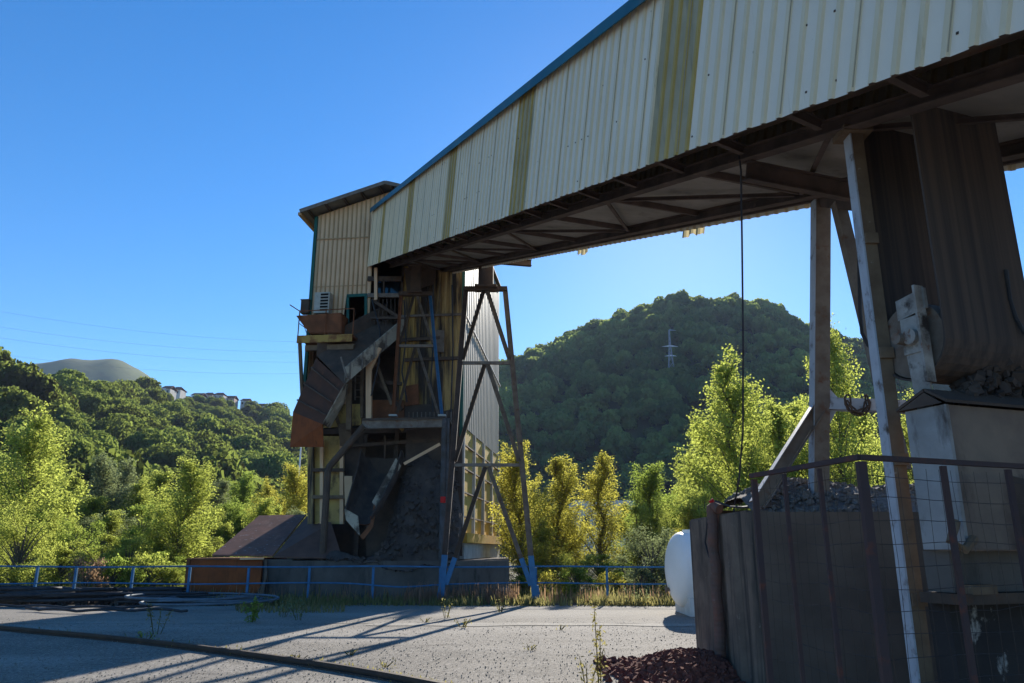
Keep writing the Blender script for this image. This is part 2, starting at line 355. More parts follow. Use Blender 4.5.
def poplar_mesh(seed, H=10., wid=1.5, nb=78, per=165, bare=.06, upang=54, leaf=.118):
    rng = np.random.default_rng(seed); limbs = []
    tr = [V(0, 0, 0)]
    for k in range(1, 9): tr.append(V(rng.normal()*.05*k, rng.normal()*.05*k, H*k/8*.97))
    limbs.append((tr, [.15*(1-k/8.6)+.012 for k in range(9)]))
    C = []; T = []
    for i in range(nb):
        f = bare+(1-bare)*((i+rng.random())/nb)**.95; z0 = f*H*.93
        w = wid*min(1, (f/.18)**.6)*max(.10, (1-f)**1.0*1.38)*rng.uniform(.6, 1.25)
        a = i*2.4+rng.normal()*.5; el = rad(min(80, upang+rng.normal()*8+f*14))
        Lb = w/math.cos(el)*.9+.35; dr = V(math.cos(a)*math.cos(el), math.sin(a)*math.cos(el), math.sin(el))
        p0 = V(np.interp(z0, [p[2] for p in tr], [p[0] for p in tr]), np.interp(z0, [p[2] for p in tr], [p[1] for p in tr]), z0)
        limbs.append(([p0, p0+dr*Lb*.5+V(0, 0, .04*Lb), p0+dr*Lb], [.035*(1-f)+.014, .016, .005]))
        m = int(per*(.35+Lb/1.8)); u = rng.random(m)**.65
        sp = .06+.13*np.sin(u*math.pi*.9)[:, None]*min(1.4, Lb)
        C.append(p0+dr*Lb*u[:, None]*1.05+rng.normal(size=(m, 3))*sp)
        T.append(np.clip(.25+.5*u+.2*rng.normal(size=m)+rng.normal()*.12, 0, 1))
    C = np.concatenate(C); T = np.concatenate(T)
    sz = rng.uniform(.55, 1.25, len(C))*leaf
    v, f, t = leaves(C, sz, rng, tint=T)
    return limb_mesh('trunk', limbs), (v, f, t)
def bushy_mesh(seed, H=7., W=2.6, nb=40, per=330, leaf=.12, low=.06):
    rng = np.random.default_rng(seed); limbs = []; C = []; T = []
    limbs.append(([V(0, 0, 0), V(.05, .03, H*.3), V(.1, -.05, H*.7)], [.16, .12, .04]))
    for i in range(nb):
        f = low+(1-low)*rng.random()**.8; a = i*2.4+rng.normal()*.4
        rmax = W*math.sqrt(max(.05, 1-((f-.42)/.60)**2)); r_ = rmax*rng.uniform(.35, .92)
        c = V(math.cos(a)*r_, math.sin(a)*r_, f*H*.9)
        p0 = V(0, 0, max(.3, c[2]*.45)); limbs.append(([p0, (p0+c)/2+V(0, 0, .2), c], [.06, .035, .01]))
        rr_ = rng.uniform(.35, .95)*W*.34
        m = int(per*rng.uniform(.6, 1.3)); q = rng.normal(size=(m, 3)); q /= np.linalg.norm(q, axis=1)[:, None]
        q *= (rng.random(m)**.4)[:, None]*rr_*V(1, 1, .95)
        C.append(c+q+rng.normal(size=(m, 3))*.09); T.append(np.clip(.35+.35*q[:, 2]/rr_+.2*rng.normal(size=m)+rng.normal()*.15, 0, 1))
    C = np.concatenate(C); T = np.concatenate(T); k = C[:, 2] > .05; C = C[k]; T = T[k]
    v, f, t = leaves(C, rng.uniform(.55, 1.25, len(C))*leaf, rng, tint=T)
    return limb_mesh('trunk', limbs), (v, f, t)
PROTO = {}
for k, (sd, kw) in {'p0': (11, dict(wid=1.75)), 'p1': (12, dict(wid=1.5, nb=66)), 'p2': (13, dict(wid=2.1, nb=84, upang=46)), 'p3': (19, dict(wid=1.3, nb=60, upang=60))}.items():
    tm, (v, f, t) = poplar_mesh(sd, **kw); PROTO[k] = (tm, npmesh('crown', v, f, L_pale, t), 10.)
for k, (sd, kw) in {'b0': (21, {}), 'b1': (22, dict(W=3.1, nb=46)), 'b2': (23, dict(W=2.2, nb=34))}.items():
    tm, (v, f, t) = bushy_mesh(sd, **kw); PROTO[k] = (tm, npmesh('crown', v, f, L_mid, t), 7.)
for k, (sd, kw) in {'s0': (31, dict(H=2.2, W=1.3, nb=16, per=170, leaf=.13, low=.02)), 's1': (32, dict(H=2.2, W=1.7, nb=20, per=170, leaf=.13, low=.02))}.items():
    tm, (v, f, t) = bushy_mesh(sd, **kw); PROTO[k] = (tm, npmesh('crown', v, f, L_mid, t), 2.2)
def tree(name, kind, px, top, Y, wpx, leafm, label, cat='tree', group=None, z0=-.06):
    p = at(px, 560, Y); H = at(px, top, Y)[2]-z0; tm, cm, h0 = PROTO[kind]
    o = thing(name, (p[0], Y, z0), label, cat, group); sz = H/h0
    bw = {'p0': 1.75, 'p1': 1.5, 'p2': 2.1, 'p3': 1.3, 'b0': 2.6, 'b1': 3.1, 'b2': 2.2, 's0': 1.3, 's1': 1.7}[kind]
    sx = (wpx/2*Y/F_)/bw*1.02
    o.scale = (sx, sx, sz); o.rotation_euler = (0, 0, random.uniform(0, 6.28))
    for nm, me in (('trunk', tm), ('crown', cm)):
        c = bpy.data.objects.new(nm, me); COL.objects.link(c); c.parent = o
        if nm == 'crown': c.material_slots[0].link = 'OBJECT'; c.material_slots[0].material = leafm
    return o
# named trees: kind, px, top row, distance, width px, leaves, label
for a in [
 ('poplar_tree', 'p2', 14, 412, 36, 96, L_pale, 'tall pale green poplar cut by the left edge of the photo'),
 ('leafy_bush', 'b1', 20, 498, 29.5, 88, L_pale, 'pale dense bush behind the railing at the far left corner, below the tall poplar'),
 ('poplar_tree', 'p0', 176, 460, 34, 66, L_pale, 'pale pointed poplar left of the orange rusty shed, standing free in front of darker trees'),
 ('poplar_tree', 'p1', 98, 455, 46, 50, L_sil, 'greyish green poplar second along from the left edge, behind the russet dry bush'),
 ('broadleaf_tree', 'b1', 72, 512, 35, 76, L_mid, 'mid green rounded tree behind the railing, right of the far left bush'),
 ('broadleaf_tree', 'b0', 226, 498, 40, 62, L_mid, 'deep green rounded tree just above the rusty shed roof'),
 ('poplar_tree', 'p0', 285, 466, 46, 54, L_yel, 'yellowing poplar close against the left side of the tower'),
 ('poplar_tree', 'p0', 522, 446, 33, 58, L_yel, 'yellow green poplar seen through the right trestle legs beside the tower'),
 ('poplar_tree', 'p3', 562, 456, 37, 50, L_yel, 'slim golden yellow poplar in the middle, right of the trestle'),
 ('poplar_tree', 'p1', 602, 455, 36, 54, L_yel, 'yellow poplar second right of the trestle, before the low pale building'),
 ('poplar_tree', 'p0', 660, 466, 42, 62, L_mid, 'green poplar left of the white tank, between the yellow poplars and the tallest one'),
 ('silvery_bush', 'b1', 652, 520, 29.5, 84, L_sil, 'silvery green bush right behind the railing beside the white tank'),
 ('poplar_tree', 'p2', 741, 356, 36, 104, L_pale, 'tallest bright poplar, behind the hanging cable and the concrete bunker'),
 ('poplar_tree', 'p0', 790, 402, 38, 84, L_pale, 'bright poplar between the hanging cable and the pale steel post'),
 ('poplar_tree', 'p2', 852, 328, 36, 86, L_pale, 'tall bright poplar seen between the pale steel post and the blue grey leg'),
 ('broadleaf_tree', 'b0', 705, 484, 33, 66, L_pale, 'low bright tree over the white tank, at the foot of the tallest poplar'),
]: tree(*a)
# the fuller rows behind, which nothing tells apart
rows = []
for k_ in range(16):      # a further dense belt on both sides
    xx_ = [8, 36, 58, 82, 108, 132, 158, 186, 212, 238, 262, 292, 538, 566, 648, 694][k_]
    rows.append((xx_, [505, 515, 500, 520, 512, 525, 508, 518, 503, 515, 500, 505, 530, 525, 520, 505][k_], 33+1.7*(k_ % 5), 46, ['p2', 'p0', 'b0'][k_ % 3], [L_pale, L_mid, L_pale, L_sil][k_ % 4] if k_ < 12 else L_yel, 'green tree in the crowded rows between the railing and the left hillside' if k_ < 12 else 'bright leafy tree filling in between and behind the named poplars right of the tower', 'trees crowding behind the railing on the left' if k_ < 12 else 'trees crowding behind the railing right of the tower'))
for (x, t, Y, w, kd, lm) in [(45, 458, 50, 52, 'p1', L_mid), (118, 462, 52, 52, 'p0', L_sil), (150, 470, 50, 50, 'p3', L_pale), (205, 480, 48, 50, 'p1', L_sil), (240, 474, 56, 46, 'p0', L_mid),
    (262, 482, 50, 44, 'p2', L_yel), (140, 500, 44, 80, 'b0', L_mid), (100, 530, 33, 70, 'b2', L_pale), (190, 525, 44, 70, 'b1', L_mid), (250, 512, 44, 60, 'b2', L_pale), (305, 480, 54, 46, 'p0', L_pale),
    (-40, 430, 40, 90, 'p2', L_pale), (-90, 450, 44, 90, 'b0', L_mid), (60, 490, 58, 60, 'b0', L_mid), (0, 470, 60, 70, 'b1', L_mid), (20, 455, 66, 60, 'b1', L_mid), (170, 486, 62, 60, 'b1', L_mid), (222, 490, 64, 60, 'b0', L_pale), (280, 488, 66, 60, 'b1', L_mid),
    (128, 535, 31, 60, 'b0', L_pale), (165, 548, 30, 50, 'b2', L_mid), (60, 545, 31, 60, 'b2', L_pale), (205, 530, 36, 60, 'b1', L_pale), (110, 505, 40, 60, 'b2', L_sil), (240, 535, 37, 50, 'b0', L_mid), (270, 500, 42, 50, 'b0', L_pale), (30, 520, 34, 60, 'b0', L_mid), (155, 520, 39, 56, 'p0', L_mid), (85, 495, 44, 50, 'p3', L_pale),
    (-5, 545, 30, 50, 'b1', L_pale), (140, 555, 29.5, 50, 'b0', L_pale), (95, 560, 29, 44, 'b2', L_pale), (175, 560, 29.5, 44, 'b1', L_pale), (215, 515, 42, 56, 'p2', L_pale), (130, 480, 47, 56, 'p2', L_pale), (65, 475, 49, 56, 'p0', L_pale), (255, 498, 47, 50, 'p1', L_yel), (300, 500, 50, 50, 'p2', L_yel), (165, 505, 42, 50, 'b1', L_pale)]:
    rows.append((x, t, Y, w, kd, lm, 'green tree in the crowded rows between the railing and the left hillside', 'trees crowding behind the railing on the left'))
for (x, t, Y, w, kd, lm) in [(545, 500, 44, 50, 'p1', L_yel), (630, 505, 46, 50, 'p1', L_pale), (690, 470, 48, 50, 'p1', L_pale), (600, 552, 32, 60, 'b0', L_mid), (540, 520, 36, 50, 'p2', L_pale), (640, 500, 40, 56, 'b0', L_pale), (575, 550, 31, 60, 'b1', L_pale), (675, 500, 38, 50, 'b1', L_pale), (760, 440, 38, 60, 'p0', L_pale), (700, 450, 44, 56, 'p2', L_pale), (555, 545, 32, 60, 'b2', L_yel), (625, 560, 31, 60, 'b2', L_mid), (530, 560, 31, 50, 'b0', L_mid),
    (720, 420, 46, 60, 'p1', L_pale), (768, 408, 48, 60, 'p0', L_pale), (815, 400, 48, 60, 'p3', L_pale), (880, 405, 46, 70, 'p0', L_pale), (720, 490, 40, 80, 'b1', L_pale), (775, 470, 42, 80, 'b0', L_pale), (830, 440, 42, 80, 'b1', L_pale), (880, 440, 42, 80, 'b0', L_mid),
    (930, 400, 50, 90, 'p2', L_pale), (990, 400, 54, 90, 'p2', L_pale), (1050, 400, 50, 90, 'p2', L_pale), (1010, 420, 44, 90, 'b1', L_pale), (1100, 420, 44, 90, 'b1', L_pale)]:
    rows.append((x, t, Y, w, kd, lm, 'bright leafy tree filling in between and behind the named poplars right of the tower', 'trees crowding behind the railing right of the tower'))
for (x, t, Y, w, kd, lm, lb, g) in rows: tree('poplar_tree' if kd[0] == 'p' else 'broadleaf_tree', kd, x, t, Y, w, lm, lb, 'tree', g)
for i, (x, t, w, lm) in enumerate([(-10, 556, 46, L_pale), (40, 560, 44, L_pale), (115, 556, 50, L_mid), (150, 552, 48, L_pale), (135, 566, 30, L_mid), (545, 570, 36, L_yel), (575, 566, 44, L_mid), (610, 572, 40, L_yel), (640, 566, 42, L_sil), (675, 560, 50, L_sil), (520, 575, 34, L_mid)]):
    tree('shrub', 's%d' % (i % 2), x, t, 28+.35*(i % 4), w, lm, 'knee to head high green shrub in the row right behind the blue railing', 'shrub', 'low shrubs right behind the railing')
tree('russet_bush', 's1', 88, 556, 27.6, 46, L_dry, 'russet dry bush behind the railing on the left, the only brown one', 'shrub')

# hillside woods: crowns made of many leaf clumps
def crown_mesh(seed, nl=6, per=120, q0=.10, q1=.22):
    rng = np.random.default_rng(seed); C = []; S = []; T = []; N = []
    for i in range(nl):
        a = i*2.4; rr_ = 0 if i == 0 else rng.uniform(.35, .62); c = V(math.cos(a)*rr_, math.sin(a)*rr_, rng.uniform(.55, 1.0) if i else 1.05)
        R = rng.uniform(.38, .62); q = rng.normal(size=(per, 3)); q /= np.linalg.norm(q, axis=1)[:, None]
        q = q[q[:, 2] > -.6]; m = len(q)
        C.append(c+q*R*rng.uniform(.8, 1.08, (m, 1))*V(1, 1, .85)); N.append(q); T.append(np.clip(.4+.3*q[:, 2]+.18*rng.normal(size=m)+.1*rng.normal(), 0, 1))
    C = np.concatenate(C); N = np.concatenate(N); T = np.concatenate(T); n = len(C)
    nrm = N+rng.normal(size=(n, 3))*.55; nrm /= np.linalg.norm(nrm, axis=1)[:, None]
    t = rng.normal(size=(n, 3)); t -= nrm*(t*nrm).sum(1)[:, None]; t /= np.linalg.norm(t, axis=1)[:, None]; b = np.cross(nrm, t)
    s = rng.uniform(q0, q1, n)[:, None]
    v = np.stack([C-t*s-b*s*.3, C+t*s*.3-b*s, C+t*s+b*s*.3, C-t*s*.3+b*s], 1).reshape(-1, 3)
    return v, np.arange(4*n).reshape(n, 4), T
HC = [crown_mesh(100+i, nl=6+i % 4, per=330, q0=.045, q1=.105) for i in range(5)]
HC2 = [crown_mesh(200+i, nl=5+i % 4, per=100, q0=.09, q1=.19) for i in range(6)]
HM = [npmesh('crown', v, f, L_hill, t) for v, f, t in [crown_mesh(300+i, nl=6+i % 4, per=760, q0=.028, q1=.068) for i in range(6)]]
TR = MB().tube([V(0, 0, -.3), V(.02, 0, .5), V(0, .02, 1)], [.07, .05, .03], 6)
tmh = bpy.data.meshes.new('trunk'); tmh.from_pydata(TR.v, [], TR.f); tmh.materials.append(M['bark'])
cand = []
rng = np.random.default_rng(5)
for r_ in np.arange(112, 590, 10.5):
    for a in np.arange(rad(-37), rad(-12), 10.5/r_):
        a2 = a+rng.normal()*2.6/r_; r2 = r_+rng.normal()*2.6
        R = np.interp(a2, _az, RT[:, 2]); B = np.interp(a2, _az, RT[:, 3])
        if r2 < B or r2 > R+14: continue
        pxx = 512+F_*math.tan(a2)*.985
        if 150 < pxx < 268 and r2 > R-19+25*rng.random()*rng.random(): continue
        p = V(r2*math.sin(a2), r2*math.cos(a2), float(hill(np.array(a2), np.array(r2)))); cand.append((p, r2))
def px(p):
    d_ = (p[1])*CP+(p[2]-CAMH)*SP; v = -p[1]*SP+(p[2]-CAMH)*CP
    return 512+F_*p[0]/d_, 341.5-F_*v/d_
vis = [(p, r2) for p, r2 in cand if -5 < px(p+V(0, 0, 6))[0] < 318 and px(p+V(0, 0, 8))[1] < 478]
vis.sort(key=lambda q: q[1]); near, rest = vis[:290], vis[290:]+[q for q in cand if not(-5 < px(q[0]+V(0, 0, 6))[0] < 318 and px(q[0]+V(0, 0, 8))[1] < 478)]
for p, r2 in near:
    R = rng.uniform(5.0, 8.2)
    if 150 < px(p)[0] < 268 and r2 > 330: R *= .6
    hh = R*rng.uniform(.9, 1.3)
    o = thing('broadleaf_tree', p, 'round green broadleaf tree in the wood covering the left hillside', 'tree', 'trees of the wooded left hillside')
    o.scale = (R, R, hh); o.rotation_euler = (0, 0, rng.uniform(0, 6.28))
    for nm, me in (('trunk', tmh), ('crown', HM[rng.integers(6)])):
        c = bpy.data.objects.new(nm, me); COL.objects.link(c); c.parent = o
def wood(name, pts, label, rmin, rmax, m, protos):
    VV = []; TT = []; nv = 0; FF = []
    for p in pts:
        v, f, t = protos[rng.integers(len(protos))]; R = rng.uniform(rmin, rmax); a = rng.uniform(0, 6.28)
        w = v*V(R, R, R*rng.uniform(.9, 1.4)); c, s_ = math.cos(a), math.sin(a)
        w = np.stack([w[:, 0]*c-w[:, 1]*s_, w[:, 0]*s_+w[:, 1]*c, w[:, 2]], 1)+p
        VV.append(w); FF.append(f+nv); nv += len(w); pa = math.sin(p[0]*.031+1.3*math.sin(p[1]*.012))*math.sin(p[1]*.023+.7+math.sin(p[0]*.017)); TT.append(np.clip(t*.55-.16+.6*rng.random()**1.9+.45*max(0, pa), 0, 1))  # tint lightens per tree and in patches, imitating sunlit crowns
    o = bpy.data.objects.new(name, npmesh(name, np.concatenate(VV), np.concatenate(FF), m, np.concatenate(TT))); COL.objects.link(o)
    return tag(o, label, 'wood', kind='stuff')
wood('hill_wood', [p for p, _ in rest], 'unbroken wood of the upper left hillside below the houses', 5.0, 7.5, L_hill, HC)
pts = []
for r_ in np.arange(302, 745, 9.0):
    for a in np.arange(rad(-6), rad(28.5), 8.6/r_):
        a2 = a+rng.normal()*2.8/r_; r2 = r_+rng.normal()*2.8
        B = np.interp(a2, _az, RT[:, 3]); R = np.interp(a2, _az, RT[:, 2])
        if r2 < B or r2 > R+22: continue
        pts.append(V(r2*math.sin(a2), r2*math.cos(a2), float(hill(np.array(a2), np.array(r2)))))
print('right wood', len(pts), 'left near', len(near), 'left rest', len(rest))
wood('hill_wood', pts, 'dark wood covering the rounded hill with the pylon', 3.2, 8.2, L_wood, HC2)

# ------------------------------------------------------------------ conveyor gallery
gd = unit(ray(240, 313)); gh = unit(V(gd[1], -gd[0], 0)); gu = np.cross(gh, gd)
GA = at(368, 266, 28.5); GW = 3.01; GHT = 2.205; S0 = -37.0
def G(s, t, u): return GA+gd*s+gh*t+gu*u
def gend(t): return -.495*t-.02
gal = thing('conveyor_gallery', G(-20, 1.5, 0), 'long sloping enclosed conveyor gallery clad in cream ribbed sheets, joined to the tower', 'conveyor gallery')
PAN = [(-2.98, .55), (-7.72, .75), (-12.55, .78), (-17.72, .78), (-23.04, .88), (-28.4, .88), (-33.6, .88)]
def gm(x, r):
    for a, w in PAN:
        if a <= x <= a+w: return 2 if not r else 3
    return 1 if r else 0
olive = mat('aged_fibreglass_grey', (.46, .38, .24), (.36, .30, .18), 1.5, wear=[((.2, .17, .1), 2, .55, .8, (3, 3, .3))], rough=.5, bump=.03)
ochre = mat('aged_fibreglass_ochre', (.50, .35, .11), (.40, .28, .09), 1.5, rough=.5, bump=.03)
mb = MB(); zero = lambda x: 0.0
mb.corr(G(0, 0, 0), gd, gu, -gh, S0, -.02, lambda x: -.03+.006*math.sin(x*7.0), lambda x: GHT, .225, .06, .026, gm)
# lap seams: a thin dark folded edge each .9 m
for k in range(41):
    s = -.29-.9*k
    if s > S0: mb.bar(G(s, -.012, 0), G(s, -.012, GHT-.02), .006, .02, gd, 5)
for k in range(130):      # fixing screws with rust halos
    s = random.uniform(-27, -1); mb.obox(G(s, -.004, random.choice([.12, .75, 1.4, 2.0])), gd*.009, gh*.004, gu*.009, 4)
mb.build('near_cladding', [M['cream'], M['creamrib'], olive, ochre, M['dark'], mat('dirty_lap_seam', (.42, .36, .26), rough=.8, bump=0)], gal)
mb = MB()
mb.corr(G(0, GW, 0), gd, gu, gh, S0, gend(GW), lambda x: -.02, lambda x: GHT, .225, .075, .035, lambda x, r: 1 if r else 0)
mb.build('far_cladding', [M['cream'], M['creamrib']], gal)
for a, w in ((-13.95, .62), (-18.75, .72)):      # lower ends of the fibreglass panels of the far wall hang below it
    mb = MB(); mb.corr(G(0, GW+.015, 0), gd, gu, gh, a, a+w, lambda x: -.08-.07*abs(math.sin(x*23)), lambda x: .25, .225, .075, .04)
    mb.build('fibreglass_panel', M['fibre'], gal)
mb = MB()
def gslab(mb, t0, t1, u0, u1, s0=S0, s1=None, m=0):
    a = gend(t0) if s1 is None else s1; b = gend(t1) if s1 is None else s1
    vs = [G(s0, t0, u0), G(a, t0, u0), G(b, t1, u0), G(s0, t1, u0), G(s0, t0, u1), G(a, t0, u1), G(b, t1, u1), G(s0, t1, u1)]
    mb.add(vs, [(0, 3, 2, 1), (4, 5, 6, 7), (0, 1, 5, 4), (1, 2, 6, 5), (2, 3, 7, 6), (3, 0, 4, 7)], m)
gslab(mb, -.10, GW+.10, GHT+.02, GHT+.05); mb.build('roof', M['roofsheet'], gal)
mb = MB(); gslab(mb, -.125, -.105, GHT-.10, GHT+.075); gslab(mb, -.104, .06, GHT+.053, GHT+.075); mb.build('eave_flashing', M['teal'], gal)
CH = (.80, 2.66)
mb = MB(); gslab(mb, CH[0]+.09, CH[1]-.09, .155, .18); mb.build('belt_floor', M['floorp'], gal)
mb = MB(); gslab(mb, .03, CH[0]-.09, .27, .29); gslab(mb, CH[1]+.09, GW-.03, .27, .29); mb.build('walkway_floor', M['dark'], gal)
for t in CH:
    mb = MB(); mb.ibeam(G(S0, t, .075), G(gend(t), t, .075), .15, .15, gh); mb.build('girder', M['girder'], gal)
for t in (.09, GW-.09):
    mb = MB(); mb.bar(G(S0, t, .06), G(gend(t)-.05, t, .06), .05, .08, gh); mb.build('edge_rail', M['girder'], gal)
k = 0; s = -1.6; nodes = []
while s > S0+.5:
    nodes.append(s); s -= 1.26
for i, s in enumerate(nodes):
    mb = MB(); mb.ibeam(G(s, .05, .215), G(s, CH[0]-.083, .10), .09, .10, gd); mb.build('outrigger', M['girder'], gal)
    mb = MB(); mb.ibeam(G(s, CH[1]+.083, .10), G(s, GW-.05, .215), .09, .10, gd); mb.build('outrigger', M['girder'], gal)
    if i % 2 == 0:
        mb = MB(); mb.bar(G(s, CH[0]+.085, .105), G(s, CH[1]-.085, .105), .08, .09, gd); mb.build('crossbeam', M['girder'], gal)
    if i % 2 == 0 and i+2 < len(nodes):
        a, b = (CH[0]+.1, CH[1]-.1) if (i//2) % 2 else (CH[1]-.1, CH[0]+.1)
        mb = MB(); mb.bar(G(s-.07, a, .045), G(nodes[i+2]+.07, b, .045), .06, .012, gh); mb.bar(G(s-.07, a, .075), G(nodes[i+2]+.07, b, .075), .012, .05, gh); mb.build('brace', M['girder'], gal)

# ------------------------------------------------------------------ processing tower
tx = V(.993, -.117, 0); tx = unit(tx); ty = V(-tx[1], tx[0], 0); TO = V(-1.82, 28.03, 0)
def T(x, y, z): return TO+tx*x+ty*y+ZU*z
def FP(px_, py_, off=0): return onplane(px_, py_, TO-ty*off, ty)      # a point of the tower's front, `off` metres proud of it
LX = -6.13; DEP = 9.85; RX = -3.16; ZR = 15.55; SL = .305
def zroof(x): return ZR-SL*abs(x-RX)
twr = thing('processing_tower', T(-3, 4, 0), 'tall gabled tower clad in tan and sooty yellow ribbed sheets behind the blue railing', 'industrial tower')
rb = lambda a, b: (lambda x, r: b if r else a)
mb = MB(); mb.corr(T(0, 0, 0), tx, ZU, -ty, LX+.06, -3.72, lambda x: 9.62 if x < -4.74 or x > -3.86 else 11.2, zroof, .185, .06, .03, rb(0, 1))
mb.corr(T(0, 0, 0), tx, ZU, -ty, -3.72, 0, lambda x: 13.2, zroof, .185, .06, .03, rb(0, 1))
mb.build('front_cladding', [M['tan'], M['tanrib']], twr)
mb = MB(); mb.bar(T(LX+.08, -.05, 13.62), T(-3.9, -.05, 13.62), .02, .04, ty); mb.bar(T(LX+.08, -.05, 11.6), T(-3.9, -.05, 11.6), .012, .02, ty); mb.build('lap_joint', M['tanrib'], twr)
mb = MB(); mb.corr(T(0, .01, 0), tx, ZU, -ty, -2.42, -.06, lambda x: 6.05+.25*math.sin(x*9), lambda x: 13.0, .24, .09, .045, lambda x, r: 1 if x < -1.44 else 0)
blk = mat('soot_blackened_yellow_sheet', (.52, .32, .09), (.38, .23, .07), 1.0, wear=[(SOOT, .8, .38, .52, (2.6, 2.6, .22))], rough=.7, bump=.08)
mb.build('stained_cladding', [M['yellow'], blk], twr)
mb = MB(); mb.bar(T(-2.45, -.08, 10.25), T(0, -.08, 10.25), .06, .09, ty); mb.build('joint_rail', M['steel'], twr)
# green corner posts
for x, z0, z1 in ((LX, 6.6, zroof(LX)-.05), (-.03, 5.6, zroof(0)-.05)):
    mb = MB(); mb.bar(T(x, -.03, z0), T(x, -.03, z1), .12, .12, tx); mb.build('corner_post', M['green'], twr)
mb = MB(); mb.corr(T(0, 0, 0), ty, ZU, tx, .06, DEP, lambda y: 6.0, lambda y: zroof(0)-.05, .42, .12, .016, rb(0, 0)); mb.build('side_cladding', [M['greysheet']], twr)
mb = MB(); mb.bar(T(.07, .05, 10.2), T(.07, DEP, 8.6+.9), .05, .07, ZU); mb.build('conduit', M['paleblue'], twr)
mb = MB(); mb.corr(T(LX, 0, 0), ty, ZU, -tx, .06, DEP, lambda y: 5.9, lambda y: zroof(LX)-.05, .30, .09, .04, rb(0, 0))
mb.corr(T(0, DEP, 0), tx, ZU, ty, LX, 0, lambda x: 1.3, zroof, .30, .09, .04, rb(0, 0)); mb.build('rear_cladding', [M['tan']], twr)
# lower right side: yellow panels in a grid of pale posts
mb = MB(); mb.obox(T(-.06, DEP/2, 3.95), tx*.03, ty*(DEP/2-.05), ZU*2.05); mb.build('panel_wall', mat('yellow_panel', (.62, .42, .11), (.52, .34, .09), .8, wear=[((.16, .12, .06), 1.3, .56, .8, ST)], rough=.7, bump=.05), twr)
for k in range(5):
    y = .1+k*(DEP-.2)/4; mb = MB(); mb.bar(T(.02, y, 2.15), T(.02, y, 5.98), .13, .13, ty); mb.build('panel_post', M['paleconc'], twr)
for k in range(4):
    mb = MB(); z = 2.75+k*.86; mb.bar(T(.035, .05, z), T(.035, DEP-.05, z), .05, .07, ZU); mb.build('panel_rail', M['steel'], twr)
mb = MB(); mb.obox(T(.10, DEP/2, 2.0), tx*.16, ty*(DEP/2+.15), ZU*.17); mb.build('base_beam', mat('yellow_beam', (.55, .33, .06), (.42, .25, .05), 2, wear=[(RUST, 4, .6, .75, None)], rough=.7), twr)
mb = MB(); mb.obox(T(-.1, DEP/2, 1.545), tx*.2, ty*(DEP/2-.2), ZU*.275); mb.build('sill_block', M['paleconc'], twr)
# roof: two pitched sheets with an overhang, ribs and a verge
for sgn in (-1, 1):
    e = RX+sgn*(3.45 if sgn < 0 else 3.3); mb = MB()
    a, b = T(RX, -.62, ZR+.14), T(e, -.62, ZR+.14-SL*abs(e-RX)); c, d_ = T(e, DEP+.4, ZR+.14-SL*abs(e-RX)), T(RX, DEP+.4, ZR+.14)
    mb.prism([a, b, c, d_], ZU*.05)
    mb.build('roof_sheet', M['roofsheet'], twr)
    mb = MB(); mb.bar(T(RX, -.64, ZR+.12), T(e, -.64, ZR+.12-SL*abs(e-RX)), .03, .15, ty); mb.build('verge_board', M['steel'], twr)
    for k in range(5):
        x = RX+sgn*(.25+k*.72); mb = MB(); mb.bar(T(x, -.58, zroof(x)+.06), T(x, .3, zroof(x)+.06), .07, .12, tx); mb.build('purlin', M['dark'], twr)
mb = MB(); mb.box(0, 1, 0, 1, 0, 1); mb = MB(); mb.bar(T(RX-3.5, -.5, ZR-.98), T(RX-3.5, DEP+.3, ZR-.98), .14, .12, tx); mb.build('gutter', M['tanrib'], twr)
# interior: floors, back liners and columns that close the open bays
mb = MB()
mb.obox(T(-3.1, 5.2, 9.5), tx*3.0, ty*4.6, ZU*.08); mb.obox(T(-3.1, 3.4, 5.9), tx*3.0, ty*3.2, ZU*.1)
mb.obox(T(-3.1, 2.9, 8.9), tx*2.95, ty*.05, ZU*5.0); mb.obox(T(-5.95, 2.5, 8.4), tx*.05, ty*1.9, ZU*2.4)
mb.build('inner_lining', M['soot'], twr)
for x in (-3.85, -2.5, -1.2):
    mb = MB(); mb.bar(T(x, .25, 1.3), T(x, .25, 13), .16, .16, tx); mb.build('column', M['dark'], twr)
for (x0, y0, x1, y1, w, m, off) in [(368, 279, 402, 279, .2, 'dark', .02), (368, 295.5, 402, 295.5, .16, 'steel', .03), (384, 279, 384, 296, .06, 'dark', .02), (368, 318, 405, 318, .1, 'dark', .03), (345, 378, 402, 384, .14, 'dark', .0), (345, 446, 440, 440, .12, 'dark', .05)]:
    mb = MB(); mb.bar(FP(x0, y0, off), FP(x1, y1, off), .1, w, ty); mb.build('bay_beam', M[m], twr)
mb = MB(); p0, p1 = FP(371, 281, -.35), FP(399, 294, -.35); mb.prism([p0, V(p1[0], p1[1], p0[2]), p1, V(p0[0], p0[1], p1[2])], ty*.02); mb.build('window_pane', M['glass'], twr)
for k in range(8):
    x = 371+k*4; mb = MB(); mb.bar(FP(x, 299, .04), FP(x, 325, .04), .025, .025, tx); mb.build('guard_bar', M['dark'], twr)
# doorway on the balcony
for (a, b) in (((348, 296), (348, 334)), ((366, 296), (366, 334))):
    mb = MB(); mb.bar(FP(*a, .03), FP(*b, .03), .10, .08, tx); mb.build('door_post', M['green'], twr)
mb = MB(); mb.bar(FP(347, 296, .03), FP(367, 295, .03), .08, .12, ty); mb.build('door_lintel', M['green'], twr)
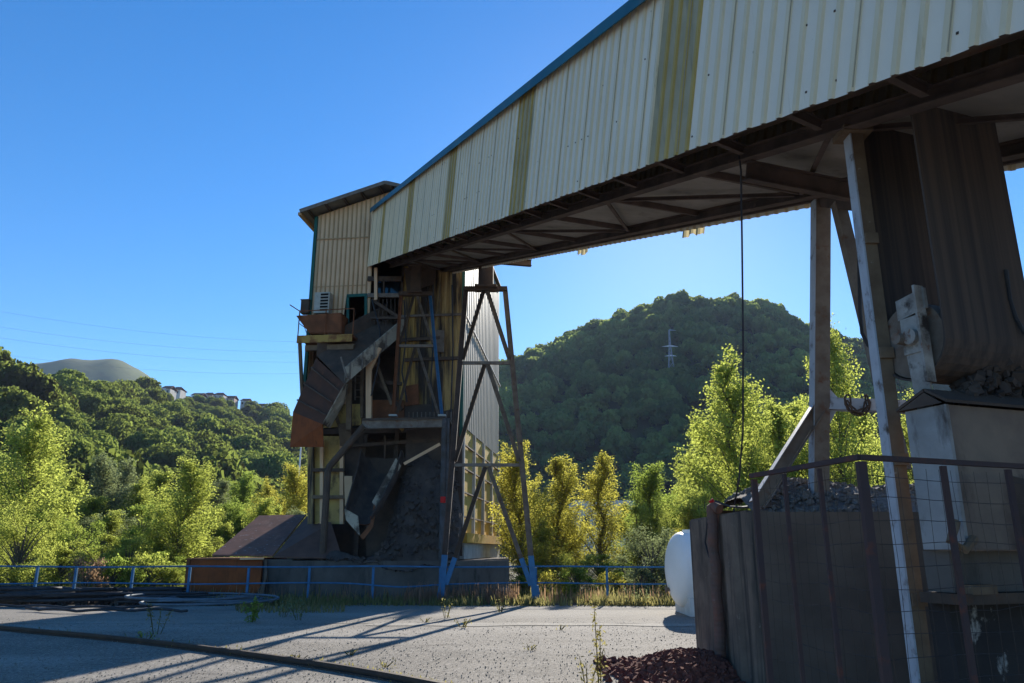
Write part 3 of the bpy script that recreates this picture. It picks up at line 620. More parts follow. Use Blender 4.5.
# balcony
zb = FP(325, 336, 1.19)[2]; bx0, bx1 = [(FP(x_, 340, 1.19)-TO)@tx for x_ in (297, 352)]
mb = MB(); mb.obox(T((bx0+bx1)/2, -.55, zb), tx*(bx1-bx0)/2, ty*.62, ZU*.05); mb.build('balcony_deck', M['rust'], twr)
mb = MB(); mb.bar(T(bx0, -1.19, zb-.10), T(bx1, -1.19, zb-.10), .06, .28, ty); mb.build('balcony_fascia', mat('rusty_yellow_channel', (.42, .26, .07), (.22, .10, .04), 3, r1=(.42, .58), rough=.8), twr)
mb = MB(); mb.bar(T(bx0+.25, -.9, zb-.38), T(bx1, -.9, zb-.38), .2, .2, ty); mb.build('balcony_joist', M['brownside'], twr)
mb = MB(); mb.bar(T(bx0+.04, -1.0, zb-.2), T(LX-.03, -.12, zb-2.0), .11, .11, tx); mb.bar(T(bx0+.2, -.7, zb-1.63), T(LX, -.1, zb-1.55), .06, .06, ty); mb.build('balcony_strut', M['brownside'], twr)
for x in (bx0, bx0+.03+.0, -5.05, bx1):
    if x == bx0+.03: continue
    mb = MB(); mb.tube([T(x, -1.14, zb+.05), T(x, -1.14, zb+1.05)], .022, 6); mb.build('railing_post', M['rust'], twr)
mb = MB(); mb.tube([T(bx0-.4, -1.16, zb+1.28), T(bx0, -1.14, zb+1.02), T(bx1, -1.14, zb+1.05)], .02, 6); mb.tube([T(bx0, -1.11, zb+.55), T(bx0, -.05, zb+.55)], .015, 6); mb.tube([T(bx0, -1.11, zb+.9), T(bx0, -.05, zb+.2)], .012, 6); mb.build('railing_bar', M['rust'], twr)
# dark open frame below the balcony: columns, beams and yellow panels
for (x, y0, y1, w, m, off) in [(311, 446, 524, .22, 'yellow', .0), (322, 440, 524, .12, 'tan', .0), (342, 432, 524, .14, 'tan', .02), (349, 376, 430, .18, 'brownside', .9), (369, 352, 420, .2, 'tan', .9), (362, 355, 418, .10, 'brownside', .5)]:
    mb = MB(); mb.bar(FP(x, y0, off), FP(x, y1, off), w, .14, tx); mb.build('frame_post', M[m], twr)
mb = MB(); mb.bar(FP(380, 348, .9), FP(370, 370, .9), .12, .10, tx); mb.build('knee_brace', M['tan'], twr)
mb = MB(); mb.bar(FP(372, 352, .3), FP(392, 405, .3), .10, .10, tx); mb.build('knee_brace', M['brownside'], twr)
def fpanel(name, pts, off, m, th=.05):
    mb = MB(); mb.prism([FP(x, y, off) for x, y in pts], ty*th); return mb.build(name, m, twr)
ylp = mat('sooty_yellow_panel', (.56, .38, .12), (.40, .27, .10), 1.6, wear=[(SOOT, 1.6, .52, .68, (1.5, 1.5, .8))], rough=.7, bump=.1)
fpanel('yellow_panel', [(322, 428), (361, 425), (361, 404), (336, 404)], .25, ylp)
fpanel('frame_panel', [(312, 446), (321, 446), (321, 524), (312, 524)], -.12, ylp)
fpanel('frame_panel', [(323, 436), (341, 436), (341, 524), (323, 524)], -.12, ylp)
fpanel('frame_panel', [(344, 434), (368, 434), (352, 524), (344, 524)], -.2, M['soot'])
fpanel('rust_panel', [(372, 400), (404, 400), (404, 421), (372, 421)], .15, M['rust'])
mb = MB(); mb.obox(T(-3.1, 1.6, 3.5), tx*3.0, ty*.05, ZU*2.4); mb.build('inner_lining', M['soot'], twr)
# soot wall under the deck, with its dark opening
fpanel('lower_wall', [(366, 458), (366, 556), (462, 556), (462, 428), (406, 432), (406, 458)], .06, M['soot'], .10)
fpanel('lower_wall', [(404, 421), (404, 432), (462, 428), (462, 415)], .06, M['soot'], .10)
fpanel('stained_cladding', [(404, 405), (430, 404), (440, 412), (452, 409), (462, 411), (462, 418), (404, 421)], .07, M['soot'], .04)
mb = MB(); mb.bar(FP(385, 436, .1), FP(385, 458, .1), .06, .06, tx); mb.build('opening_bar', M['dark'], twr)
# deck carrying the left trestle, its pipe column
DZ = 6.02
mb = MB(); pL, pR = FP(362, 424, 1.5), FP(445, 421, 1.5)
mb.prism([V(pL[0], pL[1], DZ), V(pR[0], pR[1], DZ), V(pR[0], pR[1], DZ)+ty*1.44, V(pL[0], pL[1], DZ)+ty*1.44], ZU*.06); mb.build('trestle_deck', M['dark'], twr)
mb = MB(); mb.ibeam(V(pL[0], pL[1], DZ-.17), V(pR[0], pR[1], DZ-.17), .16, .30, ty); mb.build('deck_beam', M['steel'], twr)
mb = MB(); a = FP(364, 426, 1.5); b = FP(328, 468, 1.5); c_ = V(b[0], b[1], 1.2)
mb.tube([a, b+V(.05, 0, .05), b+V(0, 0, -.08), c_], .12, 10); mb.build('elbow_pipe', M['dark'], twr)
mb = MB(); a = FP(445, 418, 1.45); mb.tube([V(a[0], a[1], 0.9), V(a[0], a[1], DZ-.0)], .11, 12); mb.tube([V(a[0]+.13, a[1]-.06, 3.3), V(a[0]+.13, a[1]-.06, DZ)], .045, 8); pc = mb.build('pipe_column', mat('blackish_column_paint', (.10, .10, .11), (.06, .055, .05), 3, wear=[((.25, .23, .2), 5, .62, .78, None)], rough=.6), twr)
mb = MB(); r_ = V(a[0]+.01, a[1]-.16, FP(445, 500, 1.45)[2]); mb.obox(r_, V(.085, 0, 0), V(0, .05, 0), V(0, 0, .10)); mb.tube([r_+V(0, -.05, .0), r_+V(0, -.11, 0)], .06, 10); mb.build('warning_light', M['red'], twr)
mb = MB(); mb.bar(FP(440, 444, .6), FP(404, 464, .9), .10, .10, ZU); mb.build('prop_bar', M['tan'], twr)
# chutes -------------------------------------------------------------------
def chute(name, left, right, depth_vec, m_in, m_side, th=.04, sidemat=True):
    """open trough: left/right are the floor edge polylines; the side walls rise along depth_vec"""
    dv = np.asarray(depth_vec, float); f = MB(); n = len(left)
    for i in range(n-1):
        a, b, c, d_ = left[i], left[i+1], right[i+1], right[i]
        nn = unit(np.cross(b-a, d_-a)); f.prism([a, b, c, d_], nn*th)
    o = f.build(name, m_in, twr)
    for side, ed in (('l', left), ('r', right)):
        w = MB()
        for i in range(n-1):
            a, b = ed[i], ed[i+1]; ww = unit(right[i]-left[i])*(.035 if side == 'r' else -.035)
            w.prism([a, b, b+dv, a+dv], ww)
        w.build('chute_side', m_side if side == 'r' else m_in, o)
    return o
whitep = mat('dirty_white_chute_side', (.46, .40, .31), (.36, .31, .24), 2, wear=[((.10, .08, .065), 1.2, .48, .58, (1, 1, 1)), (RUST, 6, .66, .75, None)], rough=.7, bump=.1)
mb = MB()
# upper chute: wide inclined box running from the bay down to the left
uL = [FP(386, 322, -.3), FP(317, 356, 1.2)]; uR = [FP(403, 333, .0), FP(344, 384, 2.0)]
chute('upper_chute', [uL[0]+V(0, 0, .1), uL[1]], [uR[0], uR[1]], V(0, 0, .62), M['dark'], whitep)
mb = MB(); mb.bar(FP(341, 357, 2.02), FP(347, 378, 2.02), .06, .06, tx); mb.build('chute_lip', M['steel'], twr)
# discharge hood: folded rusty box below it
h1 = [FP(x, y, o_) for x, y, o_ in ((316, 358, 1.2), (344, 384, 1.95), (322, 424, 1.95), (293, 412, 1.3))]
mb = MB(); mb.prism(h1, unit(np.cross(h1[1]-h1[0], h1[3]-h1[0]))*.04)
h2 = [h1[3], h1[2], FP(323, 447, 1.6), FP(290, 447, 1.2)]
mb.prism(h2, unit(np.cross(h2[1]-h2[0], h2[3]-h2[0]))*.04, 1)
hood = mb.build('discharge_hood', [mat('dark_rusty_hood', (.12, .056, .036), (.08, .045, .034), 2, wear=[((.20, .08, .04), 3, .6, .75, None)], rough=.9), M['orange']], twr)
mb = MB(); s1 = [h1[1], h1[2], FP(329, 428, 1.0), FP(346, 398, .9), FP(347, 384, 1.2)]; mb.prism(s1, V(.04, .02, 0)); mb.build('hood_side', whitep, hood)
# lower trough: half-pipe pouring towards the yard, with flared lip
cl = [FP(385, 460, .12), FP(379, 482, .6), FP(369, 504, 1.15), FP(360, 521, 1.55)]; wd = [.80, .74, .64, .52]
nn = 13; f = MB(); vs = []
for i, (c, w) in enumerate(zip(cl, wd)):
    a = unit(cl[min(i+1, 3)]-cl[max(i-1, 0)]); sd = unit(tx-a*(tx@a)); up_ = unit(np.cross(sd, a)); up_ = up_ if up_[1] < 0 else -up_
    for rr_ in (w, w-.045):
        vs += [c+sd*math.cos(t)*rr_-up_*(math.sin(t)*rr_*1.0)+up_*w*.55 for t in np.linspace(-.25, math.pi+.25, nn)]
for i in range(3):
    for k in range(nn-1):
        b0 = i*2*nn; b1 = (i+1)*2*nn
        f.f += [[b0+k, b0+k+1, b1+k+1, b1+k], [b0+nn+k, b1+nn+k, b1+nn+k+1, b0+nn+k+1]]; f.m += [0, 0]
    for k in (0, nn-1):
        b0 = i*2*nn; b1 = (i+1)*2*nn; f.f.append([b0+k, b1+k, b1+nn+k, b0+nn+k]); f.m.append(0)
b0 = 3*2*nn
for k in range(nn-1): f.f.append([b0+k, b0+k+1, b0+nn+k+1, b0+nn+k]); f.m.append(2)
f.v = [tuple(v) for v in vs]; tro = f.build('trough_chute', [M['coal'], whitep, M['rust']], twr)
fl = lambda pts, nm, m: MB().prism(pts, V(.0, .03, 0)).build(nm, m, tro)
fl([FP(344, 508, 1.9), FP(358, 516, 1.95), FP(360, 536, 1.9), FP(346, 520, 1.85)], 'trough_lip', whitep)
fl([FP(396, 458, .9), FP(401, 466, .8), FP(376, 508, 1.6), FP(372, 502, 1.65)], 'trough_edge', whitep)
fl([FP(360, 536, 1.9), FP(370, 524, 1.85), FP(374, 504, 1.7), FP(376, 508, 1.7), FP(373, 527, 1.85), FP(363, 540, 1.9)], 'trough_lip', M['rust'])

# flanges and stiffeners on the chutes, cables, ladder, loose plates
for k in range(5):
    t = .12+k*.2; a = uR[0]+(uR[1]-uR[0])*t; mb = MB(); mb.bar(a+V(.03, -.05, -.02), a+V(.03, -.05, .62), .05, .04, tx); mb.build('chute_flange', M['steel'], twr)
for k in range(3):
    a = h1[0]+(h1[3]-h1[0])*(.2+.3*k); b = h1[1]+(h1[2]-h1[1])*(.2+.3*k); mb = MB(); mb.bar(a+V(0, -.07, .03), b+V(0, -.07, .03), .05, .05, ZU); mb.build('hood_stiffener', M['dark'], twr)
for pts_ in ([(404, 300, .3), (406, 340, .34), (402, 372, .3), (407, 402, .3)], [(433, 282, .2), (434, 330, .22), (431, 380, .3), (433, 412, .3)], [(372, 300, .1), (380, 330, .5), (379, 362, .9), (371, 396, .95)], [(452, 285, .15), (453, 345, .15), (451, 412, .2), (452, 520, .3)]):
    mb = MB(); mb.tube([FP(*q_) for q_ in pts_], .03, 6); mb.build('hanging_cable', M['rubber'], twr)
for s_ in (0, 1):
    mb = MB(); mb.tube([FP(356+s_*6, 336, .25), FP(355+s_*6, 400, .25)], .03, 6); mb.build('ladder_rail', M['steel'], twr)
for k in range(9):
    y_ = 341+k*7; mb = MB(); mb.tube([FP(356, y_, .25), FP(362, y_, .25)], .018, 5); mb.build('ladder_rung', M['steel'], twr)
for (x0, y0, x1, y1, o0, o1, m_) in [(372, 300, 400, 318, .05, .05, 'dark'), (330, 400, 342, 432, .4, .2, 'brownside'), (400, 340, 440, 338, .12, .12, 'dark'), (380, 384, 402, 410, .2, .2, 'dark'), (405, 360, 462, 358, .1, .1, 'dark'), (345, 384, 345, 404, .4, .3, 'tan'), (376, 268, 376, 300, .1, .1, 'tan'), (312, 470, 345, 470, .1, .1, 'dark'), (312, 497, 345, 497, .1, .1, 'brownside')]:
    mb = MB(); mb.bar(FP(x0, y0, o0), FP(x1, y1, o1), .10, .12, ty); mb.build('tie_bar', M[m_], twr)
for (pts_, o_, m_) in [([(404, 268), (436, 268), (434, 284), (407, 292)], .25, 'dark'), ([(338, 424), (352, 422), (350, 446), (340, 446)], .35, 'brownside'), ([(405, 386), (418, 384), (419, 404), (405, 406)], .16, 'rust'), ([(436, 330), (444, 330), (444, 352), (436, 352)], .16, 'steel'), ([(344, 476), (352, 476), (352, 500), (345, 506)], .4, 'tan')]:
    fpanel('cover_plate', pts_, o_, M[m_])
for k in range(12):
    mb = MB(); x_ = 409+k*4.2; mb.tube([FP(x_, 412, .5), FP(x_, 424, .5)], .02, 5); mb.build('deck_rod', M['steel'], twr)

# concrete plinth and low shed in front
pl = MB(); pl.box(-7.35, -.12, 26.55, 38.5, -.1, 1.24); o = pl.build('concrete_plinth', M['conc2']); tag(o, 'long dark concrete plinth under the tower, just behind the blue railing', 'plinth')
# caked heap on the plinth
def heap(name, fz, x0, x1, y0, y1, nx, ny, m, seed=3, rough=.1):
    rng = np.random.default_rng(seed); X, Y = np.meshgrid(np.linspace(x0, x1, nx), np.linspace(y0, y1, ny), indexing='ij')
    Z = fz(X, Y)
    for fq, am in ((1.3, 1), (3.1, .5), (7.3, .28)):
        ph = rng.uniform(0, 6.28, 4); Z = Z+rough*am*np.sin(X*fq+ph[0]+np.sin(Y*fq*.8+ph[1]))*np.sin(Y*fq*1.1+ph[2]+np.sin(X*fq*.7+ph[3]))
    Z = Z+rng.normal(size=Z.shape)*rough*.10
    vs = np.stack([X, Y, Z], -1).reshape(-1, 3); ii = np.arange((nx-1)*(ny-1)); i0 = (ii//(ny-1))*ny+ii % (ny-1)
    o = bpy.data.objects.new(name, npmesh(name, vs, np.stack([i0, i0+ny, i0+ny+1, i0+1], 1), m, smooth=True)); COL.objects.link(o); return o
def fcoal(X, Y):
    r = np.clip((Y-26.6)/1.5, 0, 1); top = 1.22+3.5*r**.8*np.clip((X+5.0)/1.0, 0, 1)*np.clip((-1.75-X)/.8+.55, .0, 1)
    dip = 1.5*np.exp(-((X+4.55)/.6)**2)*r
    return np.where(r <= 0, 1.1, top-dip+.1*np.sin(X*5)*r)
o = heap('fines_heap', fcoal, -6.2, -1.75, 26.5, 28.15, 90, 44, M['coal'], 3, .2); tag(o, 'steep black heap of caked fines on the plinth under the trough chute', 'heap')
rng = np.random.default_rng(33); mb = MB()
for k in range(900):
    x, y = rng.uniform(-6.1, -1.85), rng.uniform(26.6, 28.1); z = float(fcoal(np.array(x), np.array(y))); r_ = .02+.07*rng.random()**2.5; q = np.linalg.qr(rng.normal(size=(3, 3)))[0]
    if z > 1.15: mb.obox((x, y-.05, z+.05), q[0]*r_, q[1]*r_*.8, q[2]*r_*.7)
tag(mb.build('loose_lumps', M['coal']), 'loose dark lumps lying on the heap of caked fines', 'lumps', kind='stuff')
shed = thing('rusty_shed', (-10, 28, 0), 'low shed with a rusty brown sloping roof and orange front, left of the tower foot', 'shed')
A1, B1, C1, D1 = at(212, 556.5, 26.9), at(273, 556.5, 26.75), at(306, 516, 31), at(259, 517, 31)
mb = MB(); mb.prism([A1, B1, C1, D1], ZU*.06); mb.build('roof', M['shedroof'], shed)
E1 = at(342, 559, 26.9); F1 = at(331, 524, 28.0)
mb = MB(); mb.prism([B1+V(.02, 0, -.04), E1, F1, C1+V(.02, 0, -.05)], ZU*.05); mb.build('side_roof', mat('dark_brown_roof', (.15, .085, .065), (.10, .06, .05), 2, rough=.9), shed)
xL = at(188, 560, 26.6)[0]; xM = at(262, 560, 26.6)[0]
mb = MB(); mb.box(xL, xM, 26.62, 29.5, -.05, 1.26); mb.build('front_wall', M['orange'], shed)
mb = MB(); mb.box(xL-.05, xM+.02, 26.57, 29.5, 1.263, 1.32); mb.box(xL-.03, xL+.08, 26.58, 26.617, -.05, 1.262); mb.build('rim', M['rust'], shed)
mb = MB(); mb.box(xM+.01, -7.36, 26.75, 30.5, -.05, 1.28); mb.build('side_wall', M['conc2'], shed)
mb = MB(); mb.prism([at(254, 597, 26.5), at(263, 597, 26.5), at(266, 577, 26.5)], V(0, .08, 0)); mb.bar(at(266, 560, 26.68), at(266, 598, 26.68), .09, .08, V(1, 0, 0)); mb.build('corner_plate', M['conc'], shed)
mb = MB(); mb.bar(at(240, 559, 26.5), at(264, 558.6, 26.5), .05, .05, ZU); mb.build('edge_strip', M['tan'], shed)
mb = MB(); mb.bar(at(504, 588, 26.1), at(519, 605, 25.4), .28, .06, V(1, 0, 0)); tag(mb.build('leaning_plank', M['steel']), 'short grey plank leaning against the right end of the concrete plinth', 'plank')

# things standing at the balcony
ac = thing('air_conditioner', FP(325, 316, .2), 'off white air conditioner box on the tan tower wall, left of the dark doorway', 'air conditioner')
p = FP(323.5, 304, .24); mb = MB(); mb.obox(p, tx*.30, ty*.2, ZU*.42); cs = mb.build('casing', M['acw'], ac)
mb = MB()
for k in range(6): mb.obox(p-ty*.21+tx*.10+ZU*(.32-k*.125), tx*.15, ty*.012, ZU*.035)
mb.build('grille', M['black'], ac)
mb = MB(); mb.bar(p+tx*-.2-ZU*.42-ty*.1, p+tx*-.2-ZU*.5+ty*.2, .05, .05, tx); mb.bar(p+tx*.2-ZU*.42-ty*.1, p+tx*.2-ZU*.5+ty*.2, .05, .05, tx); mb.build('bracket', M['steel'], ac)
mb = MB(); p = FP(308.5, 307.5, .1); mb.obox(p+V(-.1, 0, 0), tx*.16, ty*.14, ZU*.26); mb.obox(p+V(-.1, 0, .28), tx*.18, ty*.16, ZU*.018); tag(mb.build('junction_box', M['dark']), 'small dark box on the left corner of the tower above the balcony', 'junction box')
tray = MB(); a, b, c, d_ = [FP(x, y, o_) for x, y, o_ in ((297, 316, 1.05), (341, 313, 1.05), (341, 333, .95), (310, 333, .95))]
tray.prism([a, b, c, d_], -ty*.04); a2, b2 = a+ty*.8, b+ty*.8; c2, d2 = c+ty*.6, d_+ty*.6
tray.prism([a2, b2, c2, d2], ty*.04); tray.prism([a, d_, d2, a2], tx*-.03); tray.prism([b, c, c2, b2], tx*.03); tray.prism([d_, c, c2, d2], ZU*-.03)
tag(tray.build('steel_hopper', M['rust']), 'rusty open hopper with sloping sides on the tower balcony', 'hopper')

# ------------------------------------------------------------------ trestles under the gallery
def trestle(Yt, pxs, label, loc, painted=False, ht=.17):
    """pxs: head (x0,x1,y), top bar (x0,x1,y), bars [(x0,x1,y)...], feet (x0,y0,x1,y1)"""
    o = thing('support_trestle', loc, label, 'trestle'); Q = lambda x, y: at(x, y, Yt)
    (hx0, hx1, hy0), (bx0, bx1, by), bars, (fx0, fy0, fx1, fy1), mm = pxs
    YV = V(0, 1, 0); c = Q((hx0+hx1)/2, by)
    zt = Q(hx0, hy0)[2]; w = Q(hx1, by)[0]-Q(hx0, by)[0]
    mb = MB(); mb.obox(V(c[0], Yt, (zt+c[2])/2), V(w*.36, 0, 0), V(0, w*.36, 0), V(0, 0, (zt-c[2])/2)); mb.obox(V(c[0], Yt, c[2]+.03), V(w*.55, 0, 0), V(0, w*.5, 0), V(0, 0, .035)); mb.obox(V(c[0], Yt, zt-.03), V(w*.6, 0, 0), V(0, w*.55, 0), V(0, 0, .035)); mb.build('head_pedestal', M['dark'], o)
    f0, f1 = Q(fx0, fy0), Q(fx1, fy1); t0, t1 = Q(bx0, by), Q(bx1, by)
    for (a, b, m) in ((t0, f0, M['girder'] if painted else M['rust']), (t1, f1, M['steel'] if painted else M['blue'])):
        mb = MB(); mb.ibeam(a, b, ht, ht, YV); leg = mb.build('leg', m, o)
        if painted:
            mb = MB(); p = a+(b-a)*.86; mb.bar(p, b, ht+.012, ht+.012, YV); mb.build('painted_foot', M['blue'], leg)
    mb = MB(); mb.bar(t0-V(.08, 0, 0), t1+V(.08, 0, 0), .2, .14, YV); mb.build('top_bar', M['dark'], o)
    prev = ((t0+t1)/2+V(-.06, 0, -.07), (t0+t1)/2+V(.06, 0, -.07))
    def onleg(a, b, y):
        zz_ = Q(0, y)[2]; return a+(b-a)*((zz_-a[2])/(b[2]-a[2]))
    for y in bars:
        l, r_ = onleg(t0, f0, y), onleg(t1, f1, y); mb = MB(); mb.bar(l+V(.07, 0, 0), r_-V(.07, 0, 0), .10, .10, YV); mb.build('crossbar', M['steel'], o)
        mb = MB(); mb.ibeam(prev[0], l+V(.09, 0, .12), ht*.9, ht*.8, YV); mb.build('brace', M['dark'], o)
        mb = MB(); mb.ibeam(prev[1], r_+V(-.09, 0, .12), ht*.9, ht*.8, YV); mb.build('brace', M['steel'], o)
        m_ = (l+r_)/2; prev = (m_+V(-.05, 0, -.06), m_+V(.05, 0, -.06))
    if painted or True:
        e = .55 if painted else .12
        for s_, fp_, m in ((0, f0, M['dark']), (1, f1, M['steel'])):
            tgt = fp_+V(.14 if s_ == 0 else -.14, 0, e)
            mb = MB(); mb.ibeam(prev[s_], tgt, ht*.9, ht*.8, YV); br = mb.build('brace', m, o)
            if painted:
                mb = MB(); mb.bar(prev[s_]+(tgt-prev[s_])*.78, tgt, ht*.9+.015, ht*.8+.015, YV); mb.build('painted_foot', M['blue'], br)
    for fp_ in (f0, f1):
        mb = MB()
        if painted:
            mb.prism([fp_+V(-.16, -.1, .02), fp_+V(.16, -.1, .02), fp_+V(.10, -.1, .55), fp_+V(-.06, -.1, .55)], V(0, .2, 0)); mb.obox(fp_+V(0, 0, 0), V(.26, 0, 0), V(0, .24, 0), V(0, 0, .03))
            mb.build('foot_gusset', M['blue'], o)
        else:
            mb.obox(fp_+V(0, 0, .03), V(.14, 0, 0), V(0, .13, 0), V(0, 0, .035)); mb.build('foot_plate', M['paleconc'], o)
    return o
YR = 24.9
rt = trestle(YR, ((476, 496, 258), (466, 505, 289), [363, 465], (441, 603.0, 535.5, 604.0), 0), 'tall steel trestle with blue painted feet on the yard edge, right of the tower', at(488, 604, YR)*V(1, 1, 0), painted=True)
DYT = FP(415, 418, .9)[1]
trestle(DYT, ((409, 422, 266), (401, 430, 294), [346], (393, FP(0, 0)[0] if False else 416.5, 442, 416.5), 0), 'shorter steel trestle with one blue leg standing on the tower deck', V(at(416, 417, DYT)[0], DYT, DZ), ht=.11)
mb = MB(); p = at(505, 261.5, 23.2); mb.ibeam(p+V(-.6, -.1, .02), p+V(.85, .22, .02), .16, .2, V(0, 1, 0)); tag(mb.build('bracket_beam', M['dark']), 'short dark beam end sticking out under the gallery above the right trestle', 'beam')

# ------------------------------------------------------------------ supports at the lower end of the gallery
leg = thing('steel_column', (3.33, 6.73, 0), 'thick steel column, pale blue on one side and flaking brown on the other, behind the mesh fence', 'steel column')
p0, p1 = V(3.335, 6.74, -.05), V(3.345, 6.74, 5.50)
mb = MB(); mb.obox((p0+p1)/2+V(-.060, 0, 0), V(.006, 0, 0), V(0, .075, 0), (p1-p0)/2); mb.obox((p0+p1)/2+V(-.068, 0, 0), V(.0015, 0, 0), V(0, .073, 0), (p1-p0)/2*.86); mb.build('painted_or_lit_flange', M['paleblue'], leg)
mb = MB(); mb.obox((p0+p1)/2+V(.004, -.008, 0), V(.057, 0, 0), V(0, .062, 0), (p1-p0)/2); mb.obox(V(3.34, 6.74, 5.53), V(.14, 0, 0), V(0, .14, 0), V(0, 0, .03)); mb.build('web', M['brownside'], leg)
for z in (1.2, 2.35, 3.3, 4.4):
    mb = MB(); mb.obox(V(3.35, 6.655, z), V(.06, 0, 0), V(0, .015, 0), V(0, 0, .05)); mb.build('clip_plate', M['brownside'], leg)
fr = thing('steel_trestle', (4.11, 10.5, 2.2), 'pale grey steel post with diagonal prop and side arm, standing in the bunker gravel', 'steel support')
pt, pb = at(821, 200, 9.95), at(819, 500, 10.55)
mb = MB(); mb.ibeam(pt, pb, .20, .20, V(1, 0, 0)); mb.build('post', M['steel'], fr); mb = MB(); mb.obox((pt+pb)/2+V(-.106, 0, 0), V(.004, 0, 0), V(0, .098, 0), (pb-pt)/2); mb.build('painted_or_lit_flange', M['paleblue'], fr)  # thin pale plate makes the post's left side paler than its body
pm = pt+(pb-pt)*.66
da, db = at(757, 505, 10.2), at(818, 408, 10.36); mb = MB(); mb.ibeam(da, db, .17, .17, V(0, 1, 0)); pr_ = mb.build('diagonal_prop', M['steel'], fr); nd = unit(np.cross(V(0, 1, 0), db-da)); nd = nd if nd[0] < 0 else -nd; mb = MB(); mb.bar(da+nd*.088, db+nd*.088, .165, .004, V(0, 1, 0)); mb.build('painted_or_lit_flange', M['paleblue'], pr_)  # thin pale plate imitates light on the prop's left side, body stays darker
a, b = at(826, 404, 10.36), at(906, 407, 9.9); mb = MB(); mb.bar(a, b, .14, .16, V(0, 1, 0))
mb.prism([at(824, 388, 10.44), at(834, 399, 10.43), at(834, 410, 10.43), at(826, 426, 10.44)], V(0, -.12, 0)); mb.build('side_arm', M['paleblue'], fr)
ca, cb = at(735, 157, 8.03), at(868, 190, 8.9)
mb = MB(); ca2 = G(-23.0, CH[0], -.12); cb2 = G(-23.0, CH[1]+.1, -.12); mb.ibeam(ca2, cb2, .18, .22, gd); mb.build('cross_girder', M['girder'], fr)
mb = MB(); mb.ibeam(G(-23.0, CH[1], -.24), pt, .16, .16, V(0, 1, 0)); mb.build('cross_girder', M['girder'], fr)
mb = MB(); mb.bar(at(838, 203, 9.5), at(903, 470, 9.3), .16, .14, V(0, 1, 0)); mb.build('raking_strut', M['steel'], fr)
# chain wrapped on the side arm
mb = MB(); c0 = at(854, 404, 10.14)
def link(mb, c, ax1, ax2, R=.052, r=.013, L_=.03):
    pts = []
    for k in range(13):
        t = 2*math.pi*k/12; pts.append(c+ax1*(math.cos(t)*R+(L_ if math.cos(t) > 0 else -L_))+ax2*math.sin(t)*R*.75)
    mb.tube(pts, r, 5)
pth = [c0+V(.12*math.sin(t)*1.1, -.11, -.11-.15*math.cos(t)+.12) for t in np.linspace(-1.9, 1.9, 9)]
for i in range(8):
    a, b = pth[i], pth[i+1]; dr = unit(b-a); o2 = V(0, 1, 0) if i % 2 else unit(np.cross(dr, V(0, 1, 0)))
    link(mb, (a+b)/2, dr, o2)
tag(mb.build('chain', M['dark']), 'dark chain looped round the side arm of the pale steel post', 'chain')
mb = MB(); mb.tube([at(x, y, 9.0) for x, y in ((858, 200), (859, 255), (860, 310), (862, 333), (868, 345), (876, 352))], .022, 6); tag(mb.build('power_cable', M['rubber']), 'black cable curving down beside the leaning steel leg', 'cable')
mb = MB(); mb.tube([at(x, y, 6.4) for x, y in ((1006, 270), (1010, 300), (1016, 318), (1024, 332), (1040, 345))], .018, 6); tag(mb.build('power_cable', M['rubber']), 'black cable at the right edge beside the belt loop', 'cable')
mb = MB(); mb.tube([at(737, 140, 8.1), at(741, 170, 8.1), at(742, 240, 8.3), at(743, 330, 8.8), at(743, 430, 9.6), at(739, 480, 10.2), at(734, 508, 10.7), at(733.5, 522, 10.7)], .011, 6); tag(mb.build('hanging_cable', M['rubber']), 'thin black cable hanging from the gallery down to the concrete bunker', 'cable')

# belt take-up loop --------------------------------------------------------
bz = 3.02; tk = thing('belt_loop', G(-24.85, 1.5, 0)*V(1, 1, 0)+V(0, 0, bz), 'wide dark conveyor belt loop hanging from the gallery with its tension pulley, at the right', 'conveyor belt')
gdh = unit(V(gd[0], gd[1], 0)); bc = G(-25.2, 1.45, 0)*V(1, 1, 0)
R_ = .34; hw = .53; ctr = V(bc[0], bc[1], 0)+gdh*R_+ZU*(bz+R_)
prof = [ctr-gdh*R_+ZU*(2.25)]
prof += [ctr+gdh*(-R_*math.cos(t))-ZU*R_*math.sin(t) for t in np.linspace(0, math.pi, 17)]
prof += [ctr+gdh*R_+ZU*2.45]
bv = []; bfc = []
for i, q in enumerate(prof):
    nrm = unit(q-ctr) if 0 < i < 18 else (gdh*-1 if i == 0 else gdh)
    for off in (0, .018):
        for k, t in enumerate(np.linspace(-hw, hw, 9)): bv.append(q+nrm*off+gh*t)
for i in range(len(prof)-1):
    for k in range(8):
        b0, b1 = i*18, (i+1)*18
        bfc += [(b0+k, b1+k, b1+k+1, b0+k+1), (b0+9+k, b0+9+k+1, b1+9+k+1, b1+9+k)]
    for k in (0, 8): bfc.append((i*18+k, (i+1)*18+k, (i+1)*18+9+k, i*18+9+k))
MB().add(bv, bfc).build('belt', M['belt'], tk, smooth=False)
mb = MB(); mb.tube([ctr-gh*(hw-.03), ctr+gh*(hw-.03)], R_-.01, 28); mb.tube([ctr-gh*(hw+.16), ctr+gh*(hw+.16)], .05, 12); mb.build('pulley', M['steel'], tk)
